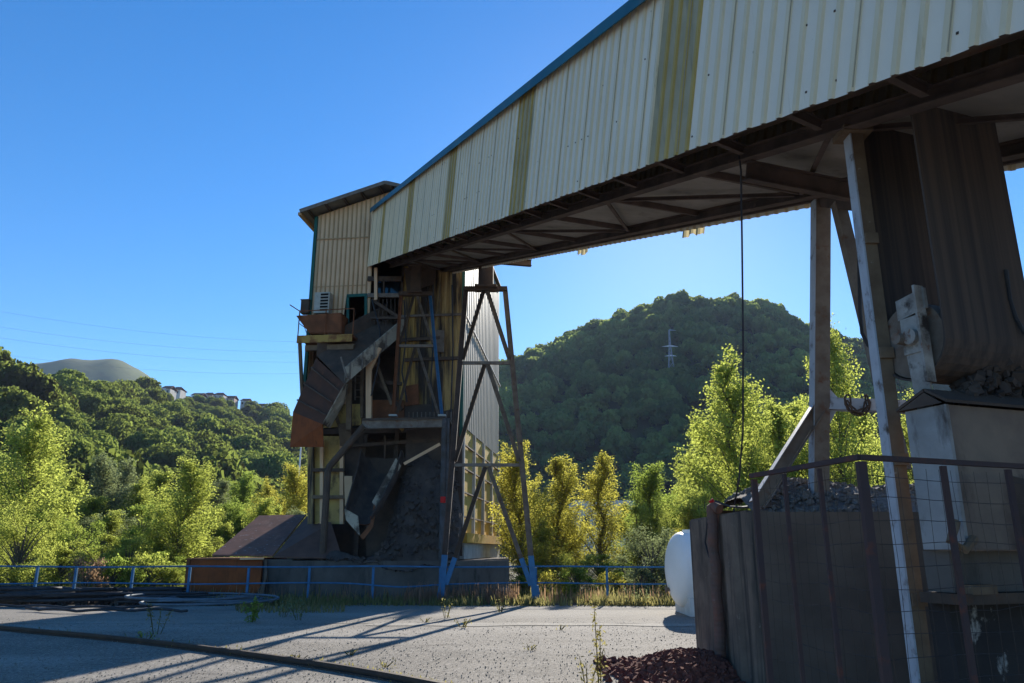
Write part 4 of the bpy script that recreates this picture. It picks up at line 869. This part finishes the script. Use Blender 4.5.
# guide frame and side plate at the left of the loop
sp = bc-gh*(hw+.05)+gdh*.25+ZU*(bz+R_)
sp = V(sp[0], sp[1], ctr[2])
mb = MB(); mb.obox(sp+ZU*.02, gdh*.11, gh*.012, ZU*.16); mb.prism([sp+gdh*.14+ZU*.18, sp-gdh*.16+ZU*.22, sp-gdh*.16+ZU*.40, sp+gdh*.14+ZU*.36], gh*.03); mb.prism([sp+gdh*.10-ZU*.14, sp-gdh*.12-ZU*.14, sp-gdh*.05-ZU*.85, sp+gdh*.05-ZU*.85], gh*.02); mb.obox(sp-gdh*.13-gh*.03, gdh*.012, gh*.05, ZU*.42)
mb.tube([sp-gh*.06+ZU*.0, sp+gh*.02], .07, 12); mb.build('bearing_plate', mat('flaking_white_plate', (.36, .34, .31), (.20, .18, .16), 5, wear=[((.05, .04, .035), 4, .50, .62, None), (RUST, 7, .6, .7, None)], rough=.8), tk)
mb = MB(); mb.obox(ctr+gdh*(R_+.06)+gh*.13+ZU*1.3, gh*(hw-.02), gdh*.02, ZU*1.25); mb.build('back_plate', M['soot'], tk)
# counterweight block, lid and caked dirt
cb0 = V(3.45, 6.05, 0)
cw = thing('counterweight', cb0+gh*.6+gdh*.3+ZU*1.6, 'dirty white concrete counterweight block with a dark lid under the hanging belt', 'counterweight')
def CB(a, b, z): return cb0+gh*a+gdh*b+ZU*z
mb = MB(); mb.prism([CB(.012, 0, 1.6), CB(1.9, 0, 1.6), CB(1.9, 0, 2.72), CB(.012, 0, 2.72)], gdh*.38); mb.build('block', M['brownwall'], cw)
mb = MB(); mb.prism([CB(0, -.004, 1.6), CB(0, .386, 1.6), CB(0, .386, 2.72), CB(0, -.004, 2.72)], gh*.011)
mb.prism([CB(-.004, -.012, 1.6), CB(.03, -.012, 1.6), CB(.03, -.012, 2.72), CB(-.004, -.012, 2.72)], gdh*.01); mb.build('painted_side', mat('dirty_block_side', (.34, .33, .32), (.24, .23, .22), 2.5, wear=[((.09, .075, .065), 2.2, .52, .68, (2, 2, .6)), ((.5, .48, .45), 6, .66, .76, (3, 3, .5))], rough=.85), cw)
mb = MB(); mb.prism([CB(-.02, -.04, 2.73), CB(1.95, -.06, 2.73), CB(1.95, .15, 2.85), CB(-.02, .15, 2.85)], ZU*.025); mb.prism([CB(-.02, .16, 2.85), CB(1.95, .16, 2.85), CB(1.95, .46, 2.73), CB(-.02, .46, 2.73)], ZU*.025); mb.prism([CB(-.03, .0, 2.73), CB(-.03, .42, 2.73), CB(-.03, .15, 2.84)], gh*.015)
mb.build('lid', M['soot'], cw)
mb = MB(); mb.prism([CB(.55, -.012, 2.18), CB(.98, -.012, 2.12), CB(1.0, -.012, 1.62), CB(.62, -.012, 1.62)], gdh*.010); mb.build('dark_patch', M['soot'], cw)
rng = np.random.default_rng(8); bm_v = []; mb = MB()
for k in range(900):
    u = rng.random(); a = .42+1.15*rng.random(); hgt = max(0, 1-((a-1.05)/.62)**2)*.42
    c = CB(a, .12+.22*rng.random(), 2.82+hgt*u**.7); r_ = .014+.05*rng.random()**3; q = rng.normal(size=(3, 3)); q = np.linalg.qr(q)[0]
    mb.obox(c, q[0]*r_, q[1]*r_*.8, q[2]*r_*.7)
tag(mb.build('dirt_clump', M['coal']), 'black dirt piled on the lid of the counterweight against the belt', 'dirt pile')
# low wall under it
lw = thing('low_wall', CB(.9, .5, 0), 'dark low wall with peeling white paint and a steel ledge, behind the mesh fence below the counterweight', 'wall')
mb = MB(); mb.prism([CB(.15, .35, -.05), CB(3.4, .35, -.05), CB(3.4, .35, 1.18), CB(.15, .35, 1.18)], gdh*.2); mb.build('wall', M['peel'], lw)
mb = MB(); mb.prism([CB(.02, .1, 1.19), CB(3.4, .1, 1.19), CB(3.4, .1, 1.27), CB(.02, .1, 1.27)], gdh*.4); mb.build('ledge', M['dark'], lw)
mb = MB(); mb.prism([CB(.06, .2, 1.275), CB(3.3, .2, 1.275), CB(3.3, .2, 1.59), CB(.06, .2, 1.59)], gdh*.25); mb.build('upper_band', M['conc2'], lw)
mb = MB(); mb.obox(CB(.25, .15, 1.30), gh*.13, gdh*.06, ZU*.035); mb.tube([CB(-.06, .0, 1.80), CB(-.2, -.05, 1.66), CB(-.1, -.08, 1.60), CB(.04, -.05, 1.68)], .035, 8); mb.build('bracket', M['brownside'], lw)

# concrete bunker and what fills it ----------------------------------------
bk = thing('concrete_bunker', (5.9, 11, 0), 'weathered dark concrete bunker with a ribbed left side, behind the mesh fence', 'bunker')
mb = MB(); mb.box(2.90, 8.6, 9.5, 9.75, -.1, 2.04); mb.build('front_wall', mat('dark_bunker_front', (.145, .115, .092), (.09, .072, .06), 1.3, wear=[((.12, .11, .10), 1.5, .62, .8, (2, 2, .3)), ((.16, .13, .11), 3, .66, .74, (.4, 1, 3))], rough=.95, bump=.35, bs=14), bk)  # front wall has its own dark brown concrete tone
mb = MB(); mb.box(2.90, 3.18, 9.752, 12.8, -.1, 2.07)
for (y0, y1, pr) in ((9.50, 9.80, .05), (10.15, 10.75, .06), (11.35, 11.62, .05), (11.95, 12.8, .04)):
    mb.prism([V(2.898, y0, -.1), V(2.898, y1, -.1), V(2.90-pr, y1-.08, -.1), V(2.90-pr, y0+.08, -.1)], V(0, 0, 2.14))
mb.build('side_wall', M['conc'], bk)
mb = MB(); mb.box(3.185, 8.6, 12.5, 12.8, -.1, 2.2); mb.box(8.3, 8.6, 9.755, 12.495, -.1, 2.06); mb.build('rear_wall', M['conc'], bk)
fg = lambda X, Y: 1.98+.50*np.clip((Y-9.8)/1.1, 0, 1)*(1-.35*np.clip((Y-11.6)/.9, 0, 1))-.18*np.clip((3.9-X)/.7, 0, 1)+.06*np.sin(X*2.1)
o = heap('gravel_fill', fg, 3.19, 8.28, 9.76, 12.49, 150, 80, M['ballast'], 6, .035); tag(o, 'grey gravel heaped inside the concrete bunker', 'gravel', kind='stuff')
rng = np.random.default_rng(9); mb = MB()
for k in range(2200):
    x, y = rng.uniform(3.3, 8.2), rng.uniform(9.85, 12.3); z = float(fg(np.array(x), np.array(y)))+.015; r_ = rng.uniform(.012, .045); q = np.linalg.qr(rng.normal(size=(3, 3)))[0]
    mb.obox((x, y, z), q[0]*r_, q[1]*r_*.8, q[2]*r_*.65)
tag(mb.build('loose_gravel', M['ballast']), 'loose grey stones on top of the gravel in the bunker', 'stones', kind='stuff')
hp = []
for k in range(60):
    z = 2.16-2.2*k/59; hp.append(V(2.80+.008*math.sin(k*.35)-.0*k, 11.02+.012*math.sin(k*.5), z))
mb = MB(); mb.tube([V(2.88, 10.9, 2.14), V(2.83, 11.0, 2.19)]+hp, [.07, .07]+[.072+(.006 if k % 2 else 0) for k in range(60)], 12)
tag(mb.build('corrugated_pipe', mat('rusty_ribbed_pipe', (.20, .10, .075), (.13, .09, .075), 5, wear=[((.30, .27, .24), 6, .62, .75, None)], rough=.8)), 'rusty ribbed upright pipe on the left side of the concrete bunker', 'pipe')
mb = MB(); mb.tube([V(2.83, 10.98, 2.21), V(2.80, 10.98, 2.27), V(2.78, 10.97, 2.24)], .03, 8); tag(mb.build('red_pipe_cap', M['red']), 'small red cap on top of the rusty ribbed pipe', 'cap')
mb = MB(); mb.tube([V(2.83, 10.9, 2.25), V(2.95, 10.6, 2.16), V(3.0, 10.2, 2.13), V(2.98, 9.9, 2.12)], .016, 6); mb.tube([V(2.82, 11.3, 2.1), V(2.78, 11.42, 1.7), V(2.79, 11.3, 1.5), V(2.8, 11.12, 1.45)], .012, 6); tag(mb.build('power_cable', M['rubber']), 'black cable lying along the top left edge of the concrete bunker', 'cable')
# red rubble at its foot
fr_ = lambda X, Y: .24*np.clip(1-((X-2.42)/.85)**2-((Y-11.15)/.95)**2, -.2, 1)
o = heap('rubble_heap', fr_, 1.2, 2.86, 10.0, 12.4, 80, 90, M['redrub'], 12, .03); tag(o, 'red brown rubble heap at the foot of the concrete bunker', 'rubble', kind='stuff')
rng = np.random.default_rng(10); mb = MB(); k = 0
while k < 1500:
    x, y = rng.uniform(1.2, 2.82), rng.uniform(9.9, 12.4); z = float(fr_(np.array(x), np.array(y)))
    if z < -.06+.05*rng.random(): continue
    k += 1; r_ = rng.uniform(.012, .05); q = np.linalg.qr(rng.normal(size=(3, 3)))[0]; mb.obox((x, y, max(z, 0)+.01), q[0]*r_, q[1]*r_*.8, q[2]*r_*.7)
tag(mb.build('rubble_stones', M['redrub']), 'loose red brown stones over the rubble heap', 'rubble', kind='stuff')

# mesh fence ---------------------------------------------------------------
fe = thing('mesh_fence', (2.26, 4.95, 0), 'rusty steel framed wire mesh fence with a corner, in front of the concrete bunker', 'fence')
FH = 2.2; K = V(2.22, 4.92, 0); Lp = V(1.93, 6.2, 0); q = at(1024, 466, 5.5); Rp = V(3.67, 5.5, 0)
Re = K+(Rp-K)*1.5
def fpost(p, w, m='fence', name='post'):
    mb = MB(); mb.obox(p+ZU*(FH/2-.06), V(w/2, 0, 0), V(0, w/2, 0), ZU*(FH/2-.0)); return mb.build(name, M[m], fe)
fpost(K, .052); fpost(Lp, .042)
for k in (1, 2): fpost(Lp+(K-Lp)*(k/3.02), .027)
for k in (.46, .86): fpost(K+(Rp-K)*k, .034)
fpost(Re, .09); fpost(K+(Rp-K)*1.2, .05)
mb = MB(); mb.bar(Lp+ZU*(FH-.03)-unit(K-Lp)*.04, K+ZU*(FH-.03), .034, .04, ZU); mb.build('top_rail', M['fence'], fe)
mb = MB(); mb.bar(K+ZU*(FH-.032), Re+ZU*(FH-.032), .034, .04, ZU); mb.build('top_rail', M['fence'], fe)
def wires(a, b, n, off):
    mb = MB(); L_ = np.linalg.norm(b-a); rng = np.random.default_rng(int(L_*100))
    for i in range(15):
        z = .12+i*.138; pts = [a+(b-a)*t+ZU*(z+.010*math.sin(t*9+i)+rng.normal()*.003)+off for t in np.linspace(0, 1, 12)]; mb.tube(pts, .0021, 4, caps=False)
    for i in range(1, n):
        t = i/n; pts = [a+(b-a)*t+ZU*z+off*1.0+V(.006*math.sin(z*4+i), .006*math.cos(z*5+i), 0) for z in np.linspace(.05, FH-.08, 8)]; mb.tube(pts, .0015, 4, caps=False)
    mb.build('wire_mesh', M['wire'], fe)
wires(Lp, K, 13, V(.03, .035, 0)); wires(K, Re, 20, V(-.0, .05, 0))

# blue railing -------------------------------------------------------------
YRL = 25.05
rl = thing('blue_railing', (-2, YRL, 0), 'blue painted tube railing along the far edge of the yard', 'railing')
xs = [at(x, 580, YRL)[0] for x in (36, 75, 132, 189, 248, 309, 373, 440, 536, 607)]; xs += [xs[-1]+2.35*k for k in (1, 2, 3)]; xs = [xs[0]-2.3, xs[0]-4.6]+xs
for i, x in enumerate(sorted(xs)):
    mb = MB(); mb.obox((x, YRL, .5), V(.035, 0, 0), V(0, .035, 0), V(0, 0, .56)); mb.obox((x, YRL, .0), V(.09, 0, 0), V(0, .09, 0), V(0, 0, .02)); mb.build('post', M['blue'], rl)
xx = np.linspace(min(xs), max(xs), 60)
mb = MB(); mb.tube([V(x, YRL-.03, 1.08+.012*math.sin(x*1.1)) for x in xx], .026, 8); mb.build('top_rail', M['blue'], rl)
mb = MB(); mb.tube([V(x, YRL-.03, .58+.02*math.sin(x*.9+1)-(.09*math.exp(-((x+3.5)/1.0)**2))) for x in xx], .023, 8); mb.build('mid_rail', M['blue'], rl)

# rail in the yard, tank ----------------------------------------------------
rp_ = [ground(x, y) for x, y in ((-260, 606), (-120, 617.5), (0, 630.5), (70, 636), (130, 642), (190, 649), (250, 657.5), (310, 666), (365, 675), (412, 684), (500, 702), (640, 735))]
rp2 = []
for i in range(len(rp_)-1):
    for k in range(6): rp2.append(rp_[i]+(rp_[i+1]-rp_[i])*k/6)
sm = [sum(rp2[max(0, min(len(rp2)-1, i+j))] for j in range(-5, 6))/11 for i in range(len(rp2))]
mb = MB()
def sweep(mb, path, w, z0, z1, m=0):
    vs = []; fs = []
    for i, p in enumerate(path):
        a = unit(path[min(i+1, len(path)-1)]-path[max(i-1, 0)]); sd = V(a[1], -a[0], 0)
        vs += [p-sd*w/2+ZU*z0, p+sd*w/2+ZU*z0, p+sd*w/2+ZU*z1, p-sd*w/2+ZU*z1]
    for i in range(len(path)-1):
        for k in range(4): fs.append((4*i+k, 4*i+(k+1) % 4, 4*i+4+(k+1) % 4, 4*i+4+k))
    mb.add(vs, fs, m)
sweep(mb, sm, .07, .035, .085); sweep(mb, sm, .022, -.03, .036); sweep(mb, sm, .14, -.05, .012)
tag(mb.build('steel_rail', mat('old_rail_steel', (.05, .04, .036), (.08, .055, .042), 4, rough=.7), smooth=False), 'old steel rail curving across the yard in the foreground', 'rail')
def yardx(n, seed, fn):
    return fn
tn = thing('storage_tank', (6.8, 21, 0), 'white horizontal storage tank with a domed end beside the concrete bunker', 'tank')
xc = at(681.5, 570, 21)[0]; zc = at(691, 570.5, 21)[2]; RR = .94; zc += .03
pts = []; rs = []
for t in np.linspace(0.02, 1, 12): pts.append(V(xc-.40+.40*(1-math.cos(t*math.pi/2)), 21, zc)); rs.append(RR*math.sin(t*math.pi/2))
pts += [V(xc+.4, 21, zc), V(xc+4.6, 21, zc)]; rs += [RR, RR]
for t in np.linspace(.1, 1, 8): pts.append(V(xc+4.6+.62*math.sin(t*math.pi/2), 21, zc)); rs.append(max(.02, RR*math.cos(t*math.pi/2)))
mb = MB(); mb.tube(pts, rs, 56); mb.build('shell', M['white'], tn, smooth=True)
for x in (xc+.02, xc+3.9):
    mb = MB(); mb.box(x-.05, x+.45, 20.1, 21.9, -.05, .42); mb.build('saddle', mat('white_saddle', (.66, .64, .60), (.5, .48, .45), 3, rough=.8) if x < xc+1 else M['paleconc'], tn)
for x in (xc+.02, xc+2.0, xc+4.0):
    mb = MB(); mb.tube([V(x-.02, 21, zc), V(x+.02, 21, zc)], RR+.006, 56); mb.build('weld_seam', M['white'], tn)
mb = MB(); mb.tube([V(xc-.30, 21, zc-.5), V(xc-.42, 21, zc-.5)], .05, 12); mb.tube([V(xc-.42, 21, zc-.5), V(xc-.45, 21, zc-.5)], .08, 14); mb.build('nozzle', M['steel'], tn)
mb = MB(); mb.tube([V(xc+.3, 21, zc+RR-.03), V(xc+.3, 21, zc+RR+.07)], .22, 20); mb.build('hatch', M['white'], tn)

# hoses and cables heaped on the left
rng = np.random.default_rng(21)
def coil(px_, py_, rx, ry, turns, r, m, label, grp=None, z0=.05, seed=0):
    rg = np.random.default_rng(seed); c = ground(px_, py_); pts = []
    n = int(turns*26); ph = rg.uniform(0, 6.28, 3)
    for i in range(n):
        t = 2*math.pi*i/26; k = 1+.16*math.sin(t*.37+ph[0])+.10*math.sin(t*1.7+ph[1])
        pts.append(c+V(math.cos(t)*rx*k+.2*math.sin(t*.21+ph[2]), math.sin(t)*ry*k, z0+r+.07*(1+math.sin(t*.53+ph[1]))+r*1.1*(i/26)))
    mb = MB(); mb.tube(pts, r, 7); return tag(mb.build('hose_coil', m, smooth=True), label, 'hose', grp)
coil(205, 607, 1.75, 1.5, 4, .034, M['bluehose'], 'blue grey hose coil lying nearest the weeds in front of the orange shed', seed=1)
coil(165, 604, 1.5, .9, 5, .03, M['rubber'], 'black hose coil just left of the blue grey one', seed=2)
coil(120, 602.5, 2.2, .9, 5, .045, M['rubber'], 'black hose heap in the middle of the pile under the railing', seed=3)
coil(65, 604, 2.0, 1.0, 5, .045, M['rubber'], 'thick black hose heap in the left part of the pile under the railing', seed=4)
coil(10, 604, 1.8, 1.1, 5, .05, M['rubber'], 'black hose heap cut by the left edge of the photo', seed=5)
for i, (x0, y0, x1, y1) in enumerate([(-40, 609, 150, 610), (-60, 606, 215, 602), (20, 612, 185, 614)]):
    a, b = ground(x0, y0), ground(x1, y1); mb = MB(); mb.tube([a+(b-a)*t+V(0, .25*math.sin(t*7+i), .05+.05*abs(math.sin(t*11+i))) for t in np.linspace(0, 1, 30)], .035, 7)
    tag(mb.build('loose_cable', M['rubber'], smooth=True), ['black cable lying straight in front of the hose heaps', 'black cable stretched along the back of the hose heaps', 'black cable nearest the rail, in front of the hose coils'][i], 'cable')
mb = MB()
for k in range(420):
    x, y = ground(rng.uniform(-60, 235), rng.uniform(599, 606))[:2]; r_ = rng.uniform(.03, .13); q = np.linalg.qr(rng.normal(size=(3, 3)))[0]; mb.obox((x, y, .03), q[0]*r_*1.4, q[1]*r_*.7, q[2]*r_*.4)
tag(mb.build('dark_debris', M['coal']), 'dark scraps and dirt lying among the hose heaps', 'debris', kind='stuff')

# grass strip, weeds -------------------------------------------------------
def blades(name, pts, hmin, hmax, m, label, w=.02, seed=1, lean=.35, cat='grass', kind='stuff', tint=None, parent=None):
    rg = np.random.default_rng(seed); n = len(pts); h = rg.uniform(hmin, hmax, n)*rg.uniform(.5, 1, n); a = rg.uniform(0, 6.28, n)
    d2 = np.stack([np.cos(a), np.sin(a), 0*a], 1); s = np.stack([-np.sin(a), np.cos(a), 0*a], 1); le = (rg.normal(size=n)*lean)[:, None]*h[:, None]
    b = np.asarray(pts); mid = b+ZU*(h*.55)[:, None]+d2*le*.35; tip = b+ZU*h[:, None]+d2*le; ww = (rg.uniform(.6, 1.4, n)*w)[:, None]
    v = np.stack([b-s*ww, b+s*ww, mid+s*ww*.8, mid-s*ww*.8, mid-s*ww*.8, mid+s*ww*.8, tip+s*ww*.15, tip-s*ww*.15], 1).reshape(-1, 3)
    t = np.repeat(rg.random(n), 2)
    o = bpy.data.objects.new(name, npmesh(name, v, np.arange(8*n).reshape(-1, 4), m, t)); COL.objects.link(o)
    if parent is None: tag(o, label, cat, kind=kind)
    return o
rg = np.random.default_rng(40)
def strip(n, x0, x1, y0, y1, f=lambda x: 1.0):
    out = []
    while len(out) < n:
        x = rg.uniform(x0, x1)
        if rg.random() < f(x): out.append((x, y0+(y1-y0)*rg.beta(1.4, 1.6), -.03))
    return out
dens = lambda x: .25+.75*(.5+.5*math.sin(x*1.9+math.sin(x*.7)*2))**2
blades('grass', strip(6500, -9, 6.2, 23.7, 25.6, dens), .10, .38, L_grass, 'rough grass along the foot of the blue railing', seed=2)
blades('grass', strip(5000, -26, 9, 25.5, 29.5), .15, .55, L_grass, 'longer rough grass behind the blue railing', seed=3, w=.025)
blades('dry_stalks', strip(900, -3.3, .2, 24.3, 25.8)+strip(160, -10, -3, 24.6, 25.6)+strip(200, .8, 6, 24.6, 25.8), .35, .75, L_dry, 'russet dry stalks along the blue railing at the trestle feet', seed=4, w=.016, lean=.15, cat='dry weeds')
blades('low_weeds', [tuple(ground(rg.uniform(236, 345), rg.uniform(604, 613))+V(0, 0, -.02)) for _ in range(900)], .06, .30, L_grass, 'low weedy patch on the yard in front of the orange shed and the plinth', seed=14, w=.016, cat='weeds')
def weed(px_, py_, hgt, nst, label, m=L_mid, seed=0, spread=.12, ls=.05, grp=None, dens_=26):
    rg = np.random.default_rng(seed); c = ground(px_, py_); o = thing('weed_plant', c, label, 'weed', grp); mb = MB(); C = []
    for s in range(nst):
        a = rg.uniform(0, 6.28); hh = hgt*rg.uniform(.6, 1); b = c+V(math.cos(a), math.sin(a), 0)*spread*.3; tp = c+V(math.cos(a)*spread, math.sin(a)*spread, hh)
        mb.tube([b, (b+tp)/2+V(0, 0, .05*hh), tp], [.008, .006, .003], 5)
        for k in range(int(dens_*hh/.5)):
            t = rg.random()**.8; C.append(b+(tp-b)*t+rg.normal(size=3)*.035*(1.3-t*.6))
    mb.build('stem', L_grass, o); C = np.array(C); v, f, t = leaves(C, rg.uniform(.6, 1.3, len(C))*ls, rg, up=.6, aspect=.4)
    cr = bpy.data.objects.new('foliage', npmesh('foliage', v-c, f, m, t)); COL.objects.link(cr); cr.parent = o
    return o
weed(601, 700, 1.02, 2, 'tall thin green weed standing alone in the foreground by the red rubble', L_grass, 1, .05, .055, dens_=46)
weed(588, 688, .35, 4, 'small tuft of weed left of the tall thin one in the foreground', L_grass, 2, .12, .06)
weed(157, 634, .62, 4, 'wispy weed growing beside the rail on the left, in the shade', L_grass, 3, .22, .06)
weed(146, 641, .16, 6, 'low green weed tuft touching the rail on the left', L_mid, 4, .16, .06)
weed(252, 622, .55, 7, 'leafy green weed at the end of the hose coils', L_mid, 5, .25, .09, dens_=40)
weed(300, 620, .60, 5, 'weed with pale seed heads right of the leafy one in front of the shed', L_sil, 6, .3, .07)
weed(283, 617, .5, 5, 'greyish weed between the leafy one and the seeding one', L_sil, 13, .3, .07)
weed(462, 627, .22, 6, 'small weed tuft in the sunny road below the left trestle foot', L_grass, 7, .2, .06)
weed(446, 618, .45, 4, 'weed at the yard edge just in front of the left trestle foot', L_grass, 8, .15, .06)
weed(500, 612, .45, 6, 'weed in front of the railing between the two trestle feet', L_grass, 9, .2, .06)
weed(640, 606, .5, 6, 'pale feathery weed against the railing left of the tank', L_sil, 10, .25, .07)
for k, (x, y) in enumerate([(350, 655), (385, 667), (300, 660), (425, 622), (560, 630), (530, 650)]):
    weed(x, y, .10, 5, 'tiny ground hugging weed in a crack of the yard', L_grass, 50+k, .12, .05, 'tiny weeds in the yard cracks')
mp = []
for p in sm:
    if -12 < p[0] < 0 and p[1] > 9:
        for k in range(26): mp.append((p[0]+rg.uniform(-.25, .25), p[1]+.08+abs(rg.normal())*.22, -.01))
blades('moss_tufts', mp, .02, .07, L_grass, 'yellowish moss and low grass growing along the yard rail', seed=8, w=.012, cat='moss')
rgp = np.random.default_rng(77); mb = MB()
for k in range(15000):
    y = 8.6+11*rgp.random()**1.7; x = rgp.uniform(-.78*y, min(.35*y, 2.8 if y < 13 else 5)); r_ = .0025+.0055*rgp.random()**3; q = np.linalg.qr(rgp.normal(size=(3, 3)))[0]; mb.obox((x, y, .0), q[0]*r_, q[1]*r_, q[2]*r_*.7)
tag(mb.build('scattered_gravel', mat('pale_grit', (.34, .31, .26), (.14, .125, .105), 30, rough=.95, bump=0)), 'small loose pale stones scattered over the yard', 'gravel', kind='stuff')

# ------------------------------------------------------------------ far things: building, pylon, houses, lines
bd = thing('low_building', at(604, 520, 120)*V(1, 1, 0), 'low pale flat roofed building far behind the yellow poplars', 'building')
p = at(604, 520, 120); mb = MB(); mb.box(p[0]-4, p[0]+4.5, 121, 132, 0, 8.0); mb.build('wall', M['housew'], bd)
mb = MB(); mb.box(p[0]-4.4, p[0]+4.9, 120.5, 132.5, 8.01, 8.9); mb.build('roof', mat('pale_roof', (.6, .6, .62), (.5, .5, .52), .3, rough=.7), bd)
for k in range(4):
    x = p[0]-3.2+k*2; mb = MB(); mb.box(x, x+1.1, 120.93, 120.99, 5, 6.6); mb.build('window', M['glass'], bd)
def marchhill(x, y, r0=250, r1=760):
    d_ = ray(x, y); hlen = math.hypot(d_[0], d_[1])
    for r_ in np.arange(r0, r1, 1.0):
        q = EYE+d_*(r_/hlen)
        if hillxy(q[0], q[1]) >= q[2]: return q
    return EYE+d_*(r1/hlen)
q = marchhill(672, 383); py = thing('power_pylon', q, 'grey lattice power pylon with white insulator arms on the rounded wooded hill', 'pylon')
sc_ = np.linalg.norm(q)/F_; PH = 53*sc_*1.02; w0 = 7*sc_*.5; rr_ = .16
mb = MB(); cs = [(i, j) for i in (-1, 1) for j in (-1, 1)]
lv = [0, .14, .27, .39, .50, .60, .69, .78, .88, 1.0]; wd = lambda t: w0*(1-.78*min(1, t/.7))*(1 if t < .7 else 1-.5*(t-.7)/.3)
for i, j in cs: mb.tube([q+V(i*wd(t), j*wd(t), PH*t) for t in lv], rr_, 4)
for a, b in zip(lv[:-1], lv[1:]):
    for (i, j), (k, l) in (((-1, -1), (1, -1)), ((1, -1), (1, 1)), ((1, 1), (-1, 1)), ((-1, 1), (-1, -1))):
        mb.tube([q+V(i*wd(a), j*wd(a), PH*a), q+V(k*wd(b), l*wd(b), PH*b)], rr_*.55, 3); mb.tube([q+V(k*wd(a), l*wd(a), PH*a), q+V(i*wd(b), j*wd(b), PH*b)], rr_*.55, 3)
mb.build('lattice', M['galv'], py)
for f, L_ in ((.68, 8.0), (.50, 6.0), (.985, 7)):
    mb = MB(); e = L_*sc_; mb.prism([q+V(-e if f < .9 else 0, -.4, PH*f), q+V(e, -.4, PH*f), q+V(.3, -.4, PH*f+.9)], V(0, .8, 0)); mb.build('crossarm', M['white'] if f < .9 else M['galv'], py)
hs = thing('lamp_pole', at(301, 470, 60)*V(1, 1, 0), 'pale slim pole seen below the rusty chute left of the tower', 'pole')
p = at(301, 446, 60); mb = MB(); mb.tube([V(p[0], 60, -.1), V(p[0], 60, p[2])], [.10, .06], 8); mb.build('pole', M['white'], hs); mb = MB(); mb.box(p[0]-.1, p[0]+.5, 59.9, 60.1, p[2], p[2]+.1); mb.build('lamp_head', M['galv'], hs)
HL = [(166, 389, 9, 'white', 0), (176, 387, 10, 'white', 1), (186, 390, 9, 'grey', 1), (197, 393, 11, 'white', 0), (208, 391, 10, 'rosy', 1), (218, 396, 11, 'white', 1), (230, 391, 10, 'rosy', 0), (245, 397, 8, 'white', 0), (259, 408, 9, 'white', 0)]
where = ['leftmost of the hilltop village, beside the bare hill', 'second from the left in the hilltop village', 'third from the left in the hilltop village', 'fourth from the left in the hilltop village', 'in the middle of the hilltop village', 'just right of the middle of the hilltop village', 'on the skyline near the right end of the hilltop village', 'rightmost of the close houses of the hilltop village', 'alone on the slope right of the hilltop village']
for (x, y, w, cn, hip), wh in zip(HL, where):
    rr2 = float(np.interp(math.atan2(ray(x, 400)[0], ray(x, 400)[1]), _az, RT[:, 2]))+16
    a_ = math.atan2(ray(x, 400)[0], ray(x, 400)[1]); p = at(x, y, (rr2-24)*math.cos(a_)); s = p[1]/F_; hw_ = w*.5*s; g = hillxy(p[0], p[1]); zt_ = g+5.2+1.8*((x*7) % 3)/2
    hh = thing('village_house', V(p[0], p[1], g), f'small {cn} house {wh}', 'house', 'houses of the hilltop village')
    wm = {'white': M['housew'], 'grey': M['paleconc'], 'rosy': mat('rosy_plaster', (.5, .38, .33), rough=.9, bump=0)}[cn]
    mb = MB(); mb.box(p[0]-hw_, p[0]+hw_, p[1], p[1]+8, g-2, zt_); mb.build('wall', wm, hh)
    mb = MB(); e = .5; mb.prism([V(p[0]-hw_-e, p[1]-e, zt_+.01), V(p[0]+hw_+e, p[1]-e, zt_+.01), V(p[0]+hw_*(.5 if hip else 1), p[1]+4, zt_+2.2), V(p[0]-hw_*(.5 if hip else 1), p[1]+4, zt_+2.2)], ZU*.25)
    mb.prism([V(p[0]-hw_-e, p[1]+8+e, zt_+.01), V(p[0]+hw_+e, p[1]+8+e, zt_+.01), V(p[0]+hw_*(.5 if hip else 1), p[1]+4.02, zt_+2.2), V(p[0]-hw_*(.5 if hip else 1), p[1]+4.02, zt_+2.2)], ZU*.25); mb.build('roof', M['houser'], hh)
    for k in (-.5, .4):
        mb = MB(); xw = p[0]+hw_*k; mb.box(xw-.6, xw+.6, p[1]-.06, p[1]-.01, zt_-2.2, zt_-.8); mb.build('window', M['glass'], hh)
for i, (y0, y1) in enumerate([(306, 342), (322, 352), (333, 362), (350, 373)]):
    a, b = at(-30, y0, 330), at(318, y1, 420); mb = MB()
    mb.tube([a+(b-a)*t+V(0, 0, -4*(1-(2*t-1)**2)) for t in np.linspace(0, 1, 24)], .035, 4); tag(mb.build('power_line', M['galv']), 'thin overhead power line crossing the sky left of the tower', 'power line', 'overhead power lines left of the tower')

hz = MB().box(-1500, 1500, -120, 2600, -1.2, 420).build('haze', [])
hm = bpy.data.materials.new('haze'); hm.use_nodes = True; hn = hm.node_tree; hn.nodes.clear()
ho = hn.nodes.new('ShaderNodeOutputMaterial'); hv = hn.nodes.new('ShaderNodeVolumePrincipled'); hv.inputs['Color'].default_value = (.62, .76, 1, 1); hv.inputs['Density'].default_value = .00013
hn.links.new(hv.outputs[0], ho.inputs['Volume']); hz.data.materials.append(hm); tag(hz, 'thin blue haze over the valley', 'haze', kind='stuff')
